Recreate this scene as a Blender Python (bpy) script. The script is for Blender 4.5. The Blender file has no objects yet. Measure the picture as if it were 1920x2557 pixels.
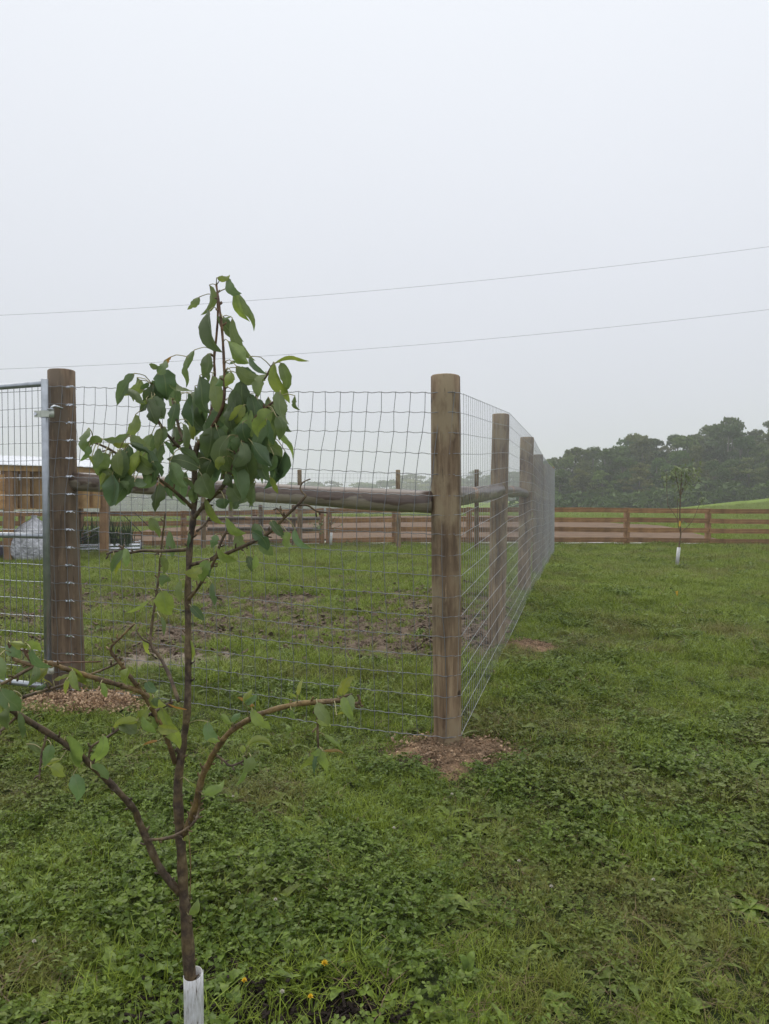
import bpy, math, random
import numpy as np
from mathutils import Vector, Matrix
R = math.radians
random.seed(7); rng = np.random.default_rng(11)
sc = bpy.context.scene

# ------------------------------------------------------------------ camera, sky, sun, exposure
F = 1850.0; EYE = 1.5; PITCH = math.atan(46.0/F)
cam = bpy.data.cameras.new("camera"); camo = bpy.data.objects.new("camera", cam)
sc.collection.objects.link(camo); sc.camera = camo
cam.sensor_fit = 'VERTICAL'; cam.sensor_height = 36.0; cam.lens = 36.0*F/2557.0
cam.clip_start = 0.05; cam.clip_end = 3000
camo.location = (0, 0, EYE); camo.rotation_euler = (math.pi/2-PITCH, 0, 0)

w = bpy.data.worlds.new("World"); sc.world = w; w.use_nodes = True
nt = w.node_tree; nt.nodes.clear()
wo = nt.nodes.new('ShaderNodeOutputWorld'); bg = nt.nodes.new('ShaderNodeBackground')
tc = nt.nodes.new('ShaderNodeTexCoord'); sx = nt.nodes.new('ShaderNodeSeparateXYZ')
mr = nt.nodes.new('ShaderNodeMapRange'); mr.inputs[1].default_value = 0; mr.inputs[2].default_value = 1
rp = nt.nodes.new('ShaderNodeValToRGB')                   # overcast: brightness rises from horizon to zenith
e = rp.color_ramp.elements
e[0].position = 0.0; e[0].color = (0.69, 0.715, 0.80, 1)
e[1].position = 1.0; e[1].color = (1.20, 1.21, 1.24, 1)
k = rp.color_ramp.elements.new(0.55); k.color = (0.91, 0.945, 1.01, 1)
nz = nt.nodes.new('ShaderNodeTexNoise'); nz.inputs['Scale'].default_value = 1.3; nz.inputs['Detail'].default_value = 3
mx = nt.nodes.new('ShaderNodeMapRange'); mx.inputs[3].default_value = 0.965; mx.inputs[4].default_value = 1.035
vm = nt.nodes.new('ShaderNodeVectorMath'); vm.operation = 'SCALE'
L = nt.links.new
L(tc.outputs['Generated'], sx.inputs[0]); L(sx.outputs['Z'], mr.inputs[0]); L(mr.outputs[0], rp.inputs[0])
L(tc.outputs['Generated'], nz.inputs['Vector']); L(nz.outputs['Fac'], mx.inputs[0])
L(rp.outputs[0], vm.inputs[0]); L(mx.outputs[0], vm.inputs['Scale']); L(vm.outputs[0], bg.inputs['Color'])
bg.inputs['Strength'].default_value = 1.0
L(bg.outputs[0], wo.inputs['Surface'])

sun = bpy.data.lights.new("sun", 'SUN'); sun.energy = 1.5; sun.angle = R(50); sun.color = (1, 0.95, 0.86)
suno = bpy.data.objects.new("sun", sun); sc.collection.objects.link(suno)
suno.rotation_euler = (R(-28), R(-18), 0)                 # veiled sun, high, behind the camera's subject

sc.view_settings.view_transform = 'Standard'; sc.view_settings.look = 'None'
sc.view_settings.exposure = 0.0; sc.view_settings.gamma = 1; sc.view_settings.use_curve_mapping = False
sc.render.engine = 'CYCLES'
cy = sc.cycles; cy.max_bounces = 6; cy.diffuse_bounces = 3; cy.glossy_bounces = 2; cy.transmission_bounces = 4
cy.volume_bounces = 1; cy.transparent_max_bounces = 8; cy.use_denoising = True

# ------------------------------------------------------------------ helpers
def at(px, py, D):
    """world point seen at full-size pixel (px,py) of the photograph at distance D along +Y"""
    u = (px-960)/F; v = (1278.5-py)/F
    dy = math.cos(PITCH)+v*math.sin(PITCH); dz = v*math.cos(PITCH)-math.sin(PITCH)
    return Vector((u/dy*D, D, EYE+dz/dy*D))
def link(o, parent=None):
    sc.collection.objects.link(o)
    if parent is not None: o.parent = parent
    return o
def tag(o, label=None, cat=None, group=None, kind=None):
    if label: o['label'] = label
    if cat: o['category'] = cat
    if group: o['group'] = group
    if kind: o['kind'] = kind
    return o
def empty(name, loc, label, cat, group=None):
    o = bpy.data.objects.new(name, None); o.location = loc; o.empty_display_size = .1
    link(o); return tag(o, label, cat, group)
class MB:
    def __init__(s): s.v = []; s.f = []; s.m = []; s.uv = []
    def add(s, vs, fs, m=0, uvs=None):
        b = len(s.v); s.v += [tuple(p) for p in vs]; s.f += [tuple(b+i for i in f) for f in fs]; s.m += [m]*len(fs)
        s.uv += uvs if uvs is not None else [(0.0, 0.0)]*len(vs)
    def box(s, c, d, m=0, rot=None, jit=0):
        vs = []
        for sx_ in (-.5, .5):
            for sy_ in (-.5, .5):
                for sz_ in (-.5, .5):
                    p = Vector((sx_*d[0], sy_*d[1], sz_*d[2]))
                    if jit: p += Vector([random.uniform(-jit, jit) for _ in range(3)])
                    if rot is not None: p = rot @ p
                    vs.append(Vector(c)+p)
        s.add(vs, [(0,1,3,2),(4,6,7,5),(0,4,5,1),(2,3,7,6),(0,2,6,4),(1,5,7,3)], m)
    def bar(s, a, b, wd, ht, m=0):
        a = Vector(a); b = Vector(b); t = (b-a).normalized(); up = Vector((0,0,1))
        if abs(t.z) > .95: up = Vector((0,1,0))
        sd = t.cross(up).normalized(); up = sd.cross(t).normalized()
        vs = []
        for p in (a, b):
            for i, j in ((-1,-1),(1,-1),(1,1),(-1,1)): vs.append(p+sd*(i*wd/2)+up*(j*ht/2))
        s.add(vs, [(0,1,2,3),(7,6,5,4),(0,4,5,1),(1,5,6,2),(2,6,7,3),(3,7,4,0)], m)
    def tube(s, pts, rad, n=8, m=0, cap=True, wob=0.0):
        pts = [Vector(p) for p in pts]
        if not hasattr(rad, '__len__'): rad = [rad]*len(pts)
        vs = []; uv = []; prev = None; ln = 0
        for i, p in enumerate(pts):
            t = (pts[min(i+1, len(pts)-1)]-pts[max(i-1, 0)])
            t = t.normalized() if t.length > 1e-9 else Vector((0,0,1))
            if prev is None:
                a = Vector((0,0,1)) if abs(t.z) < .9 else Vector((1,0,0))
                prev = t.cross(a).normalized()
            sd = (prev-t*prev.dot(t)).normalized(); prev = sd; up = t.cross(sd)
            if i: ln += (p-pts[i-1]).length
            for k_ in range(n):
                a = 2*math.pi*k_/n; r = rad[i]*(1+(random.uniform(-wob, wob) if wob else 0))
                vs.append(p+sd*(math.cos(a)*r)+up*(math.sin(a)*r)); uv.append((k_/n, ln))
        fs = []
        for i in range(len(pts)-1):
            for k_ in range(n):
                fs.append((i*n+k_, i*n+(k_+1) % n, (i+1)*n+(k_+1) % n, (i+1)*n+k_))
        if cap: fs.append(tuple(range(n-1, -1, -1))); fs.append(tuple((len(pts)-1)*n+k_ for k_ in range(n)))
        s.add(vs, fs, m, uv)
    def build(s, name, mats, parent=None, smooth=True, linkit=True):
        me = bpy.data.meshes.new(name); me.from_pydata(s.v, [], s.f); me.update()
        for m_ in (mats if isinstance(mats, (list, tuple)) else [mats]): me.materials.append(m_)
        if any(s.m): me.polygons.foreach_set('material_index', s.m)
        if smooth: me.polygons.foreach_set('use_smooth', [True]*len(me.polygons))
        uvl = me.uv_layers.new(name='UVMap'); li = np.empty(len(me.loops), np.int32); me.loops.foreach_get('vertex_index', li)
        uvl.data.foreach_set('uv', np.array(s.uv, np.float32)[li].ravel())
        o = bpy.data.objects.new(name, me)
        if linkit: link(o, parent)
        return o
def sp(pts, n=4):
    """catmull-rom through points given as tuples"""
    P = [np.array(p, float) for p in pts]; out = []
    for i in range(len(P)-1):
        a = P[max(i-1, 0)]; b = P[i]; c = P[i+1]; d = P[min(i+2, len(P)-1)]
        for k_ in range(n):
            t = k_/n
            out.append(.5*((2*b)+(-a+c)*t+(2*a-5*b+4*c-d)*t*t+(-a+3*b-3*c+d)*t**3))
    out.append(P[-1]); return out

# value noise for layout (numpy)
_tab = rng.random((256, 256))
def vnoise(x, y):
    xi = np.floor(x).astype(int); yi = np.floor(y).astype(int); fx = x-xi; fy = y-yi
    fx = fx*fx*(3-2*fx); fy = fy*fy*(3-2*fy)
    g = lambda i, j: _tab[i % 256, j % 256]
    return (g(xi,yi)*(1-fx)*(1-fy)+g(xi+1,yi)*fx*(1-fy)+g(xi,yi+1)*(1-fx)*fy+g(xi+1,yi+1)*fx*fy)
def fbm(x, y, s=1.0, o=3):
    r = 0; a = .5; t = 0
    for i in range(o):
        r = r+a*vnoise(x*s+17.3*i, y*s+9.1*i); t += a; a *= .5; s *= 2.03
    return r/t
def sm(t): t = np.clip(t, 0, 1); return t*t*(3-2*t)

# ------------------------------------------------------------------ materials
def mat(name):
    m = bpy.data.materials.new(name); m.use_nodes = True; n = m.node_tree
    return m, n, n.nodes['Principled BSDF'], n.links.new
def noise(n, scale, detail=4, vec=None, mapping=None, rough=.55, coord='Object'):
    t = n.nodes.new('ShaderNodeTexNoise'); t.inputs['Scale'].default_value = scale
    t.inputs['Detail'].default_value = detail; t.inputs['Roughness'].default_value = rough
    if vec is None:
        c = n.nodes.new('ShaderNodeTexCoord'); vec = c.outputs[coord]
    if mapping:
        mp = n.nodes.new('ShaderNodeMapping'); mp.inputs['Scale'].default_value = mapping
        n.links.new(vec, mp.inputs[0]); vec = mp.outputs[0]
    n.links.new(vec, t.inputs['Vector']); return t.outputs['Fac']
def ramp(n, fac, stops):
    r = n.nodes.new('ShaderNodeValToRGB'); el = r.color_ramp.elements
    el[0].position, el[0].color = stops[0][0], (*stops[0][1], 1)
    el[1].position, el[1].color = stops[-1][0], (*stops[-1][1], 1)
    for p, c in stops[1:-1]: q = el.new(p); q.color = (*c, 1)
    n.links.new(fac, r.inputs[0]); return r.outputs[0]
def mixc(n, fac, a, b, mode='MIX'):
    m = n.nodes.new('ShaderNodeMix'); m.data_type = 'RGBA'; m.blend_type = mode
    for s_, v in ((m.inputs[0], fac), (m.inputs[6], a), (m.inputs[7], b)):
        if isinstance(v, (int, float)): s_.default_value = v
        elif isinstance(v, tuple): s_.default_value = (*v, 1)
        else: n.links.new(v, s_)
    return m.outputs[2]
def bump(n, h, strength, dist, b):
    q = n.nodes.new('ShaderNodeBump'); q.inputs['Strength'].default_value = strength; q.inputs['Distance'].default_value = dist
    n.links.new(h, q.inputs['Height']); n.links.new(q.outputs[0], b.inputs['Normal'])
def objrand(n):
    o = n.nodes.new('ShaderNodeObjectInfo'); return o
def wood(name, a, b, c, grain=(40, 40, 2.2), rough=.75, patch=None, coord='Object', crack=None):
    m, n, p, l = mat(name)
    g = noise(n, 1.0, 6, mapping=grain, rough=.65, coord=coord)
    col = ramp(n, g, [(.3, a), (.5, b), (.72, c)])
    g2 = noise(n, 3.0, 4, coord=coord)
    col = mixc(n, ramp(n, g2, [(.38, (0,0,0)), (.68, (1,1,1))]), col, mixc(n, .55, col, tuple(x*.42 for x in a)))
    if patch:
        g3 = noise(n, 5.5, 5, mapping=(1, 1, .45), coord=coord)
        col = mixc(n, ramp(n, g3, [(.5, (0,0,0)), (.6, (1,1,1))]), col, patch)
    if crack:
        ck = noise(n, 1.0, 5, mapping=crack, coord=coord, rough=.75)
        col = mixc(n, ramp(n, ck, [(.30, (1,1,1)), (.385, (0,0,0))]), col, tuple(x*.35 for x in a))
        ck2 = noise(n, 1.0, 5, mapping=tuple(x*.8+1.3 for x in crack), coord=coord, rough=.8)
        col = mixc(n, ramp(n, ck2, [(.60, (0,0,0)), (.72, (.7,.7,.7))]), col, tuple(min(1, x*1.25) for x in c))
        vo = n.nodes.new('ShaderNodeTexVoronoi'); vo.inputs['Scale'].default_value = 3.6; tcc = n.nodes.new('ShaderNodeTexCoord'); l(tcc.outputs[coord], vo.inputs['Vector'])
        col = mixc(n, ramp(n, vo.outputs['Distance'], [(.05, (1,1,1)), (.085, (0,0,0))]), col, tuple(x*.4 for x in a))
    oi = objrand(n)
    hv = n.nodes.new('ShaderNodeHueSaturation'); rr = n.nodes.new('ShaderNodeMapRange')
    rr.inputs[3].default_value = .72; rr.inputs[4].default_value = 1.22
    l(oi.outputs['Random'], rr.inputs[0]); l(rr.outputs[0], hv.inputs['Value']); l(col, hv.inputs['Color'])
    l(hv.outputs[0], p.inputs['Base Color']); p.inputs['Roughness'].default_value = rough
    bump(n, g, .6, .006, p); return m
M = {}
M['post'] = wood('treated_post_wood', (.075,.044,.023), (.215,.145,.082), (.38,.28,.17), grain=(30, 30, 2.6), patch=(.27,.21,.125), crack=(55, 55, 3.5))
M['post_dark'] = wood('dark_post_wood', (.062,.04,.024), (.165,.112,.068), (.26,.185,.115), grain=(34, 34, 3.2), patch=(.14,.105,.07), crack=(55, 55, 3.5))
M['board'] = wood('fence_board_wood', (.19,.095,.04), (.345,.185,.08), (.46,.28,.13), grain=(1.5, 30, 30))
M['board_post'] = wood('fence_board_post_wood', (.19,.10,.048), (.33,.185,.092), (.44,.27,.14), grain=(30, 30, 1.5))
M['coop'] = wood('coop_plywood', (.27,.15,.055), (.46,.285,.115), (.57,.38,.17), grain=(8, 8, 1.2))
M['coop2'] = wood('coop_door_wood', (.36,.18,.06), (.5,.28,.11), (.58,.36,.16), grain=(1.5, 8, 20))
M['coop_leg'] = wood('coop_post_wood', (.22,.12,.05), (.34,.2,.1), (.42,.27,.14), grain=(20, 20, 1.5))
# peeled log with bark left in patches
m, n, p, l = mat('log_bark'); M['log'] = m
g = noise(n, 1.0, 6, mapping=(3, 26, 26), rough=.6)
bark = ramp(n, g, [(.3, (.05,.034,.027)), (.55, (.13,.092,.07)), (.75, (.22,.165,.12))])
peel = ramp(n, g, [(.3, (.16,.135,.095)), (.6, (.3,.26,.19)), (.8, (.38,.33,.25))])
tcn = n.nodes.new('ShaderNodeTexCoord'); sxx = n.nodes.new('ShaderNodeSeparateXYZ'); l(tcn.outputs['Object'], sxx.inputs[0])
g4 = noise(n, 1.0, 3, mapping=(4.0, 9, 9))
ad = n.nodes.new('ShaderNodeMath'); ad.operation = 'MULTIPLY_ADD'; ad.inputs[1].default_value = -4.5; l(sxx.outputs['Z'], ad.inputs[0]); l(g4, ad.inputs[2])
col = mixc(n, ramp(n, ad.outputs[0], [(.56, (0,0,0)), (.60, (1,1,1))]), bark, peel)
g5 = noise(n, 1.0, 2, mapping=(1.9, 4, 4)); 
col = mixc(n, ramp(n, g5, [(.69, (0,0,0)), (.71, (1,1,1))]), col, (.30,.15,.06))
l(col, p.inputs['Base Color']); p.inputs['Roughness'].default_value = .3; bump(n, g, .7, .006, p)
# galvanised metal
def metal(name, base, rough, met=.85, sc_=14):
    m, n, p, l = mat(name)
    g = noise(n, sc_, 4); col = ramp(n, g, [(.3, tuple(x*.8 for x in base)), (.7, tuple(min(1, x*1.15) for x in base))])
    l(col, p.inputs['Base Color']); p.inputs['Metallic'].default_value = met; p.inputs['Roughness'].default_value = rough
    bump(n, noise(n, 60, 2), .12, .002, p); return m
M['galv'] = metal('galvanised_tube', (.42,.45,.48), .38, .8)
M['wire'] = metal('galvanised_wire', (.24,.25,.26), .45, .6)
M['shiny'] = metal('bright_zinc', (.62,.65,.68), .22, .95, 80)
M['clamp'] = metal('hinge_zinc', (.55,.58,.5), .5, .5)
M['black'] = metal('black_metal', (.02,.02,.022), .5, .2)
M['rust'] = metal('dull_staple', (.17,.13,.1), .6, .4)
M['roof'] = metal('roof_sheet', (.5,.53,.58), .4, .4)
M['cable'] = metal('power_cable', (.2,.21,.23), .6, .3)
def plain(name, col, rough=.6, var=.15, sc_=20, bs=.2, bd=.004):
    m, n, p, l = mat(name); g = noise(n, sc_, 4)
    l(ramp(n, g, [(.3, tuple(x*(1-var) for x in col)), (.7, tuple(x*(1+var) for x in col))]), p.inputs['Base Color'])
    p.inputs['Roughness'].default_value = rough; bump(n, g, bs, bd, p); return m
M['tarp'] = plain('grey_woven_plastic', (.5,.51,.54), .38, .4, 9, 1.0, .08)
M['tray'] = plain('black_plastic_tray', (.018,.018,.02), .45)
M['yellow'] = plain('yellow_plastic', (.75,.42,.03), .5)
M['purple'] = plain('dark_sack', (.07,.06,.09), .6)
M['petal_y'] = plain('yellow_petals', (.8,.55,.02), .6)
M['petal_w'] = plain('white_petals', (.62,.58,.5), .7)
m, n, p, l = mat('white_guard_plastic'); M['guard'] = m
g = noise(n, 1, 5, mapping=(160, 160, 30), rough=.7)
l(ramp(n, g, [(.33, (.10,.08,.06)), (.40, (.5,.49,.47)), (.62, (.72,.73,.74))]), p.inputs['Base Color']); p.inputs['Roughness'].default_value = .4
M['wire2'] = metal('lit_side_wire', (.38,.395,.41), .5, .4)  # same galvanised wire for the side run, its silvery light put into the colour
# bark of young trees
m, n, p, l = mat('young_bark'); M['bark'] = m
g = noise(n, 1, 6, mapping=(70, 70, 60), rough=.72); g2 = noise(n, 30, 3)
oi = objrand(n)
c1 = ramp(n, g, [(.3, (.022,.014,.01)), (.48, (.075,.05,.032)), (.62, (.14,.105,.07)), (.7, (.26,.22,.17))])
c2 = ramp(n, g, [(.3, (.055,.036,.015)), (.48, (.13,.09,.04)), (.64, (.2,.15,.075)), (.72, (.3,.25,.17))])
c = mixc(n, ramp(n, g2, [(.42, (0,0,0)), (.62, (1,1,1))]), c1, c2)
c = mixc(n, .55, c, oi.outputs['Color'], 'MULTIPLY')
l(c, p.inputs['Base Color']); p.inputs['Roughness'].default_value = .6; bump(n, g, .8, .003, p)
# pear leaf: object colour, pale midrib from UV
m, n, p, l = mat('pear_leaf'); M['leaf'] = m
oi = objrand(n); uv = n.nodes.new('ShaderNodeUVMap'); uv.uv_map = 'UVMap'; su = n.nodes.new('ShaderNodeSeparateXYZ'); l(uv.outputs[0], su.inputs[0])
ab = n.nodes.new('ShaderNodeMath'); ab.operation = 'SUBTRACT'; ab.inputs[1].default_value = .5; l(su.outputs[0], ab.inputs[0])
ab2 = n.nodes.new('ShaderNodeMath'); ab2.operation = 'ABSOLUTE'; l(ab.outputs[0], ab2.inputs[0])
rib = ramp(n, ab2.outputs[0], [(.012, (1,1,1)), (.04, (0,0,0))])
wv = n.nodes.new('ShaderNodeTexWave'); wv.inputs['Scale'].default_value = 5; wv.inputs['Distortion'].default_value = .6
cmb = n.nodes.new('ShaderNodeCombineXYZ'); ma = n.nodes.new('ShaderNodeMath'); ma.operation = 'MULTIPLY_ADD'; ma.inputs[1].default_value = -1.1
l(ab2.outputs[0], ma.inputs[0]); l(su.outputs[1], ma.inputs[2]); l(ma.outputs[0], cmb.inputs[0]); l(cmb.outputs[0], wv.inputs['Vector'])
blo = noise(n, 45, 4)
base = mixc(n, ramp(n, blo, [(.35, (0,0,0)), (.7, (1,1,1))]), oi.outputs['Color'], mixc(n, .45, oi.outputs['Color'], (.05,.09,.02)))
base = mixc(n, mixc(n, .12, (0,0,0), wv.outputs['Color']), base, (.22,.27,.12))
spots = ramp(n, noise(n, 120, 2), [(.74, (0,0,0)), (.78, (1,1,1))])
base = mixc(n, spots, base, (.07,.05,.025))
base = mixc(n, mixc(n, .62, (0,0,0), rib), base, (.2,.25,.11))
l(base, p.inputs['Base Color']); p.inputs['Roughness'].default_value = .42; p.inputs['Specular IOR Level'].default_value = .45
tr = n.nodes.new('ShaderNodeBsdfTranslucent'); ms = n.nodes.new('ShaderNodeMixShader'); ms.inputs[0].default_value = .3
hs = n.nodes.new('ShaderNodeHueSaturation'); hs.inputs['Value'].default_value = 1.7; hs.inputs['Saturation'].default_value = 1.15; l(base, hs.inputs['Color']); l(hs.outputs[0], tr.inputs[0])
l(p.outputs[0], ms.inputs[1]); l(tr.outputs[0], ms.inputs[2]); l(ms.outputs[0], n.nodes['Material Output'].inputs[0])
def bumpw(n, wvout, p): bump(n, wvout, .25, .002, p)
bumpw(n, wv.outputs['Fac'], p)
def foliage(name, a, b, dry=(.2,.15,.06), trans=.25, rough=.5, inst=True, drymax=1.0, pscale=.9):
    m, n, p, l = mat(name); oi = objrand(n)
    c = mixc(n, oi.outputs['Random'], a, b)
    if name.startswith('tree_crown'): c = mixc(n, 1.0, c, oi.outputs['Color'], 'MULTIPLY')
    geo = n.nodes.new('ShaderNodeNewGeometry')
    pn = noise(n, pscale, 4, vec=geo.outputs['Position'])
    c = mixc(n, ramp(n, pn, [(.35, (0,0,0)), (.65, (1,1,1))]), c, mixc(n, .5, c, b))
    fine = noise(n, 60, 2, vec=geo.outputs['Position'])
    hv = n.nodes.new('ShaderNodeHueSaturation'); rr = n.nodes.new('ShaderNodeMapRange'); rr.inputs[1].default_value = .3; rr.inputs[2].default_value = .7
    rr.inputs[3].default_value = .62; rr.inputs[4].default_value = 1.38; l(fine, rr.inputs[0]); l(rr.outputs[0], hv.inputs['Value']); l(c, hv.inputs['Color']); c = hv.outputs[0]
    if inst:
        at_ = n.nodes.new('ShaderNodeAttribute'); at_.attribute_type = 'INSTANCER'; at_.attribute_name = 'tint'
        mm = n.nodes.new('ShaderNodeMath'); mm.operation = 'MULTIPLY'; mm.inputs[1].default_value = drymax; l(at_.outputs['Fac'], mm.inputs[0])
        c = mixc(n, mm.outputs[0], c, dry)
    l(c, p.inputs['Base Color']); p.inputs['Roughness'].default_value = rough; p.inputs['Specular IOR Level'].default_value = .26
    tr = n.nodes.new('ShaderNodeBsdfTranslucent'); ms = n.nodes.new('ShaderNodeMixShader'); ms.inputs[0].default_value = trans
    l(c, tr.inputs[0]); l(p.outputs[0], ms.inputs[1]); l(tr.outputs[0], ms.inputs[2]); l(ms.outputs[0], n.nodes['Material Output'].inputs[0])
    return m
M['clover'] = foliage('clover_leaf', (.062,.108,.012), (.135,.195,.024), trans=.2, rough=.36)
M['grass'] = foliage('grass_blade', (.135,.195,.018), (.24,.31,.032))
M['weed'] = foliage('weed_leaf', (.085,.14,.017), (.165,.23,.036), rough=.4)
M['straw'] = foliage('dry_stem', (.22,.165,.08), (.13,.09,.045), trans=.1, drymax=0)
M['crown'] = foliage('tree_crown_leaf', (.034,.070,.014), (.095,.15,.028), inst=False, rough=.6, pscale=.12)
M['crown2'] = foliage('tree_crown_olive_leaf', (.05,.075,.016), (.12,.15,.034), inst=False, rough=.6, pscale=.12)
M['strap'] = foliage('strap_leaf', (.04,.075,.03), (.08,.12,.045), inst=False)
M['apple'] = foliage('young_apple_leaf', (.12,.165,.06), (.24,.29,.13), inst=False)
M['trunk'] = plain('far_trunk_bark', (.12,.105,.09), .8, .4, 3)
# ground
m, n, p, l = mat('ground_soil_turf'); M['ground'] = m
geo = n.nodes.new('ShaderNodeNewGeometry'); pos = geo.outputs['Position']
s1 = noise(n, 9, 6, vec=pos, rough=.7); s2 = noise(n, 45, 4, vec=pos)
soil = ramp(n, s1, [(.3, (.06,.043,.03)), (.5, (.14,.105,.075)), (.7, (.24,.185,.14))])
turf = ramp(n, s2, [(.3, (.014,.022,.007)), (.55, (.04,.055,.016)), (.75, (.09,.10,.035))])
far = ramp(n, noise(n, .35, 6, vec=pos, rough=.7), [(.3, (.13,.19,.024)), (.6, (.19,.275,.034)), (.75, (.23,.28,.05))])
sa = n.nodes.new('ShaderNodeAttribute'); sa.attribute_name = 'soil'; fa = n.nodes.new('ShaderNodeAttribute'); fa.attribute_name = 'far'
sel = n.nodes.new('ShaderNodeMath'); sel.operation = 'MULTIPLY_ADD'; sel.inputs[1].default_value = .5; l(s2, sel.inputs[0]); 
sb = n.nodes.new('ShaderNodeMath'); sb.operation = 'ADD'; sb.inputs[1].default_value = -.25; l(sa.outputs['Fac'], sb.inputs[0]); l(sb.outputs[0], sel.inputs[2])
c = mixc(n, ramp(n, sel.outputs[0], [(.35, (0,0,0)), (.6, (1,1,1))]), turf, soil)
def patch_(nm_, stops, c, s_=s1):
    q_ = n.nodes.new('ShaderNodeAttribute'); q_.attribute_name = nm_
    k1 = n.nodes.new('ShaderNodeMath'); k1.operation = 'MULTIPLY_ADD'; k1.inputs[1].default_value = 1.1; k1.inputs[2].default_value = -.05; l(q_.outputs['Fac'], k1.inputs[0])
    k2 = n.nodes.new('ShaderNodeMath'); k2.operation = 'SUBTRACT'; l(k1.outputs[0], k2.inputs[0]); l(s2, k2.inputs[1])
    return mixc(n, ramp(n, k2.outputs[0], [(.0, (0,0,0)), (.12, (1,1,1))]), c, ramp(n, s_, stops))
s3 = noise(n, 60, 5, vec=pos, rough=.75)
c = patch_('heap', [(.3, (.10,.06,.035)), (.5, (.24,.155,.095)), (.7, (.42,.29,.18))], c, s3)
c = patch_('mulch', [(.3, (.014,.01,.008)), (.55, (.045,.032,.024)), (.72, (.11,.085,.06))], c, s3)
c = patch_('mud', [(.3, (.12,.095,.072)), (.5, (.21,.172,.135)), (.7, (.29,.245,.2))], c)
c = mixc(n, fa.outputs['Fac'], c, far)
l(c, p.inputs['Base Color']); p.inputs['Roughness'].default_value = .9; p.inputs['Specular IOR Level'].default_value = .12; bump(n, s1, .8, .04, p)
def earth(name, stops, scale, rough=.85, bd=.02, detail=6):
    m, n, p, l = mat(name); geo = n.nodes.new('ShaderNodeNewGeometry')
    a = noise(n, scale, detail, vec=geo.outputs['Position'], rough=.75)
    l(ramp(n, a, stops), p.inputs['Base Color']); p.inputs['Roughness'].default_value = rough; p.inputs['Specular IOR Level'].default_value = .15; bump(n, a, .9, bd, p); return m
M['field'] = earth('bare_field_soil', [(.3, (.11,.07,.042)), (.5, (.165,.108,.068)), (.7, (.21,.145,.095))], 1.6)
M['gravel'] = earth('pale_gravel', [(.3, (.25,.24,.22)), (.5, (.42,.41,.39)), (.7, (.58,.57,.55))], 14)
M['mound'] = earth('dug_soil', [(.3, (.07,.042,.026)), (.5, (.17,.105,.066)), (.72, (.30,.20,.13))], 40)
M['clod'] = earth('soil_clod', [(.3, (.08,.056,.04)), (.5, (.165,.122,.088)), (.7, (.25,.19,.145))], 30)
M['crumb'] = earth('soil_crumb', [(.3, (.11,.07,.044)), (.5, (.26,.18,.115)), (.75, (.45,.33,.22))], 25)
M['mulch'] = earth('dark_mulch', [(.3, (.012,.009,.007)), (.55, (.035,.026,.02)), (.72, (.09,.07,.055))], 50)
M['chip'] = foliage('wood_shaving', (.74,.53,.34), (.5,.33,.19), dry=(.24,.16,.10), trans=.1, inst=True)
M['mudpatch'] = earth('pale_mud', [(.3, (.16,.135,.11)), (.5, (.24,.205,.175)), (.7, (.3,.265,.23))], 18)

# ------------------------------------------------------------------ terrain
GATE = (-2.24, 5.2); CORNER = (.37, 4.4); P2 = (1.063, 6.9); P3 = (1.88, 9.86); P4 = (2.6, 12.6); P5 = (3.33, 15.4); PE = (4.2, 18.7)
ctl = np.array([(*CORNER,.0),(*GATE,.11),(*P2,.10),(*P3,.19),(*P4,.12),(*P5,.06),(*PE,.0),(-2.2,19.4,0),(.4,19.7,0),(5,21.5,0),
                (12,21.5,-.03),(-6,17,-.02),(-6,21.5,-.1),(-5.2,10,.06),(0,2.1,0),(-1.6,2.4,.0),(1.6,2.4,0),(6.1,15.4,0),(4,6,.06),(8,10,.06),
                (-1,9,.06),(-6,6,.12),(0,14,.04),(-12,21.5,-.12),(14,14,0),(0,-3,0),(-8,-3,0),(8,-3,0),(0,30,-.05),(20,30,0),(-20,30,-.15)])
def ground(x, y):
    x = np.asarray(x, float); y = np.asarray(y, float)
    num = 0; den = 0
    for cx, cy_, cz in ctl:
        d2 = (x-cx)**2+(y-cy_)**2; wt = 1/(d2+.35)**1.6; num = num+wt*cz; den = den+wt
    near = num/den
    hill = .12*np.maximum(x-36*np.clip(y/95, .3, 2), 0)*sm((y-38)/60)
    hill = np.minimum(hill, 14)
    back = .09*np.maximum(y-98, 0)*sm((x-.30*y)/(.12*y+1))
    back = np.minimum(back, 9)
    val = -4.0*sm((y-40)/130)*sm((34-x)/40)-.35*sm((y-40)/50)-4.5*sm((y-170)/200)*sm((.33*y-x)/(.2*y+1))
    z = near*(1-sm((y-22)/20))+(hill+back+val)*sm((y-24)/10)
    z = z+.02*(fbm(x, y, 1.6, 3)-.5)*(1-sm((y-25)/10))
    for m_ in MOUNDS:
        d2 = ((x-m_[0])/m_[2])**2+((y-m_[1])/m_[3])**2; z = z+m_[4]*np.exp(-d2*1.6)*(.75+.5*fbm(x, y, 9, 3))
    return z
def g1(x, y): return float(ground(x, y))
def front_line(x): return CORNER[1]-.3065*(x-CORNER[0])
def side_x(y): return np.interp(y, [4.4, 6.9, 9.86, 12.6, 15.4, 18.7], [.37, 1.063, 1.88, 2.6, 3.33, 4.2])
def inside(x, y): return (y > front_line(x)) & (x < side_x(y)) & (y < 19.5) & (y > 4.4-.3065*(x-.37))
MOUNDS = [(.42, 4.22, .38, .33, .03), (1.30, 6.76, .27, .25, .03), (-2.06, 4.95, .42, .27, .02)]
def blob(x, y, cx, cy_, rx, ry, rag=.55):
    d = np.sqrt(((x-cx)/rx)**2+((y-cy_)/ry)**2)+(fbm(x+3, y+8, 5.5, 4)-.5)*rag*2
    return sm((1.12-d)/.42)
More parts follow.
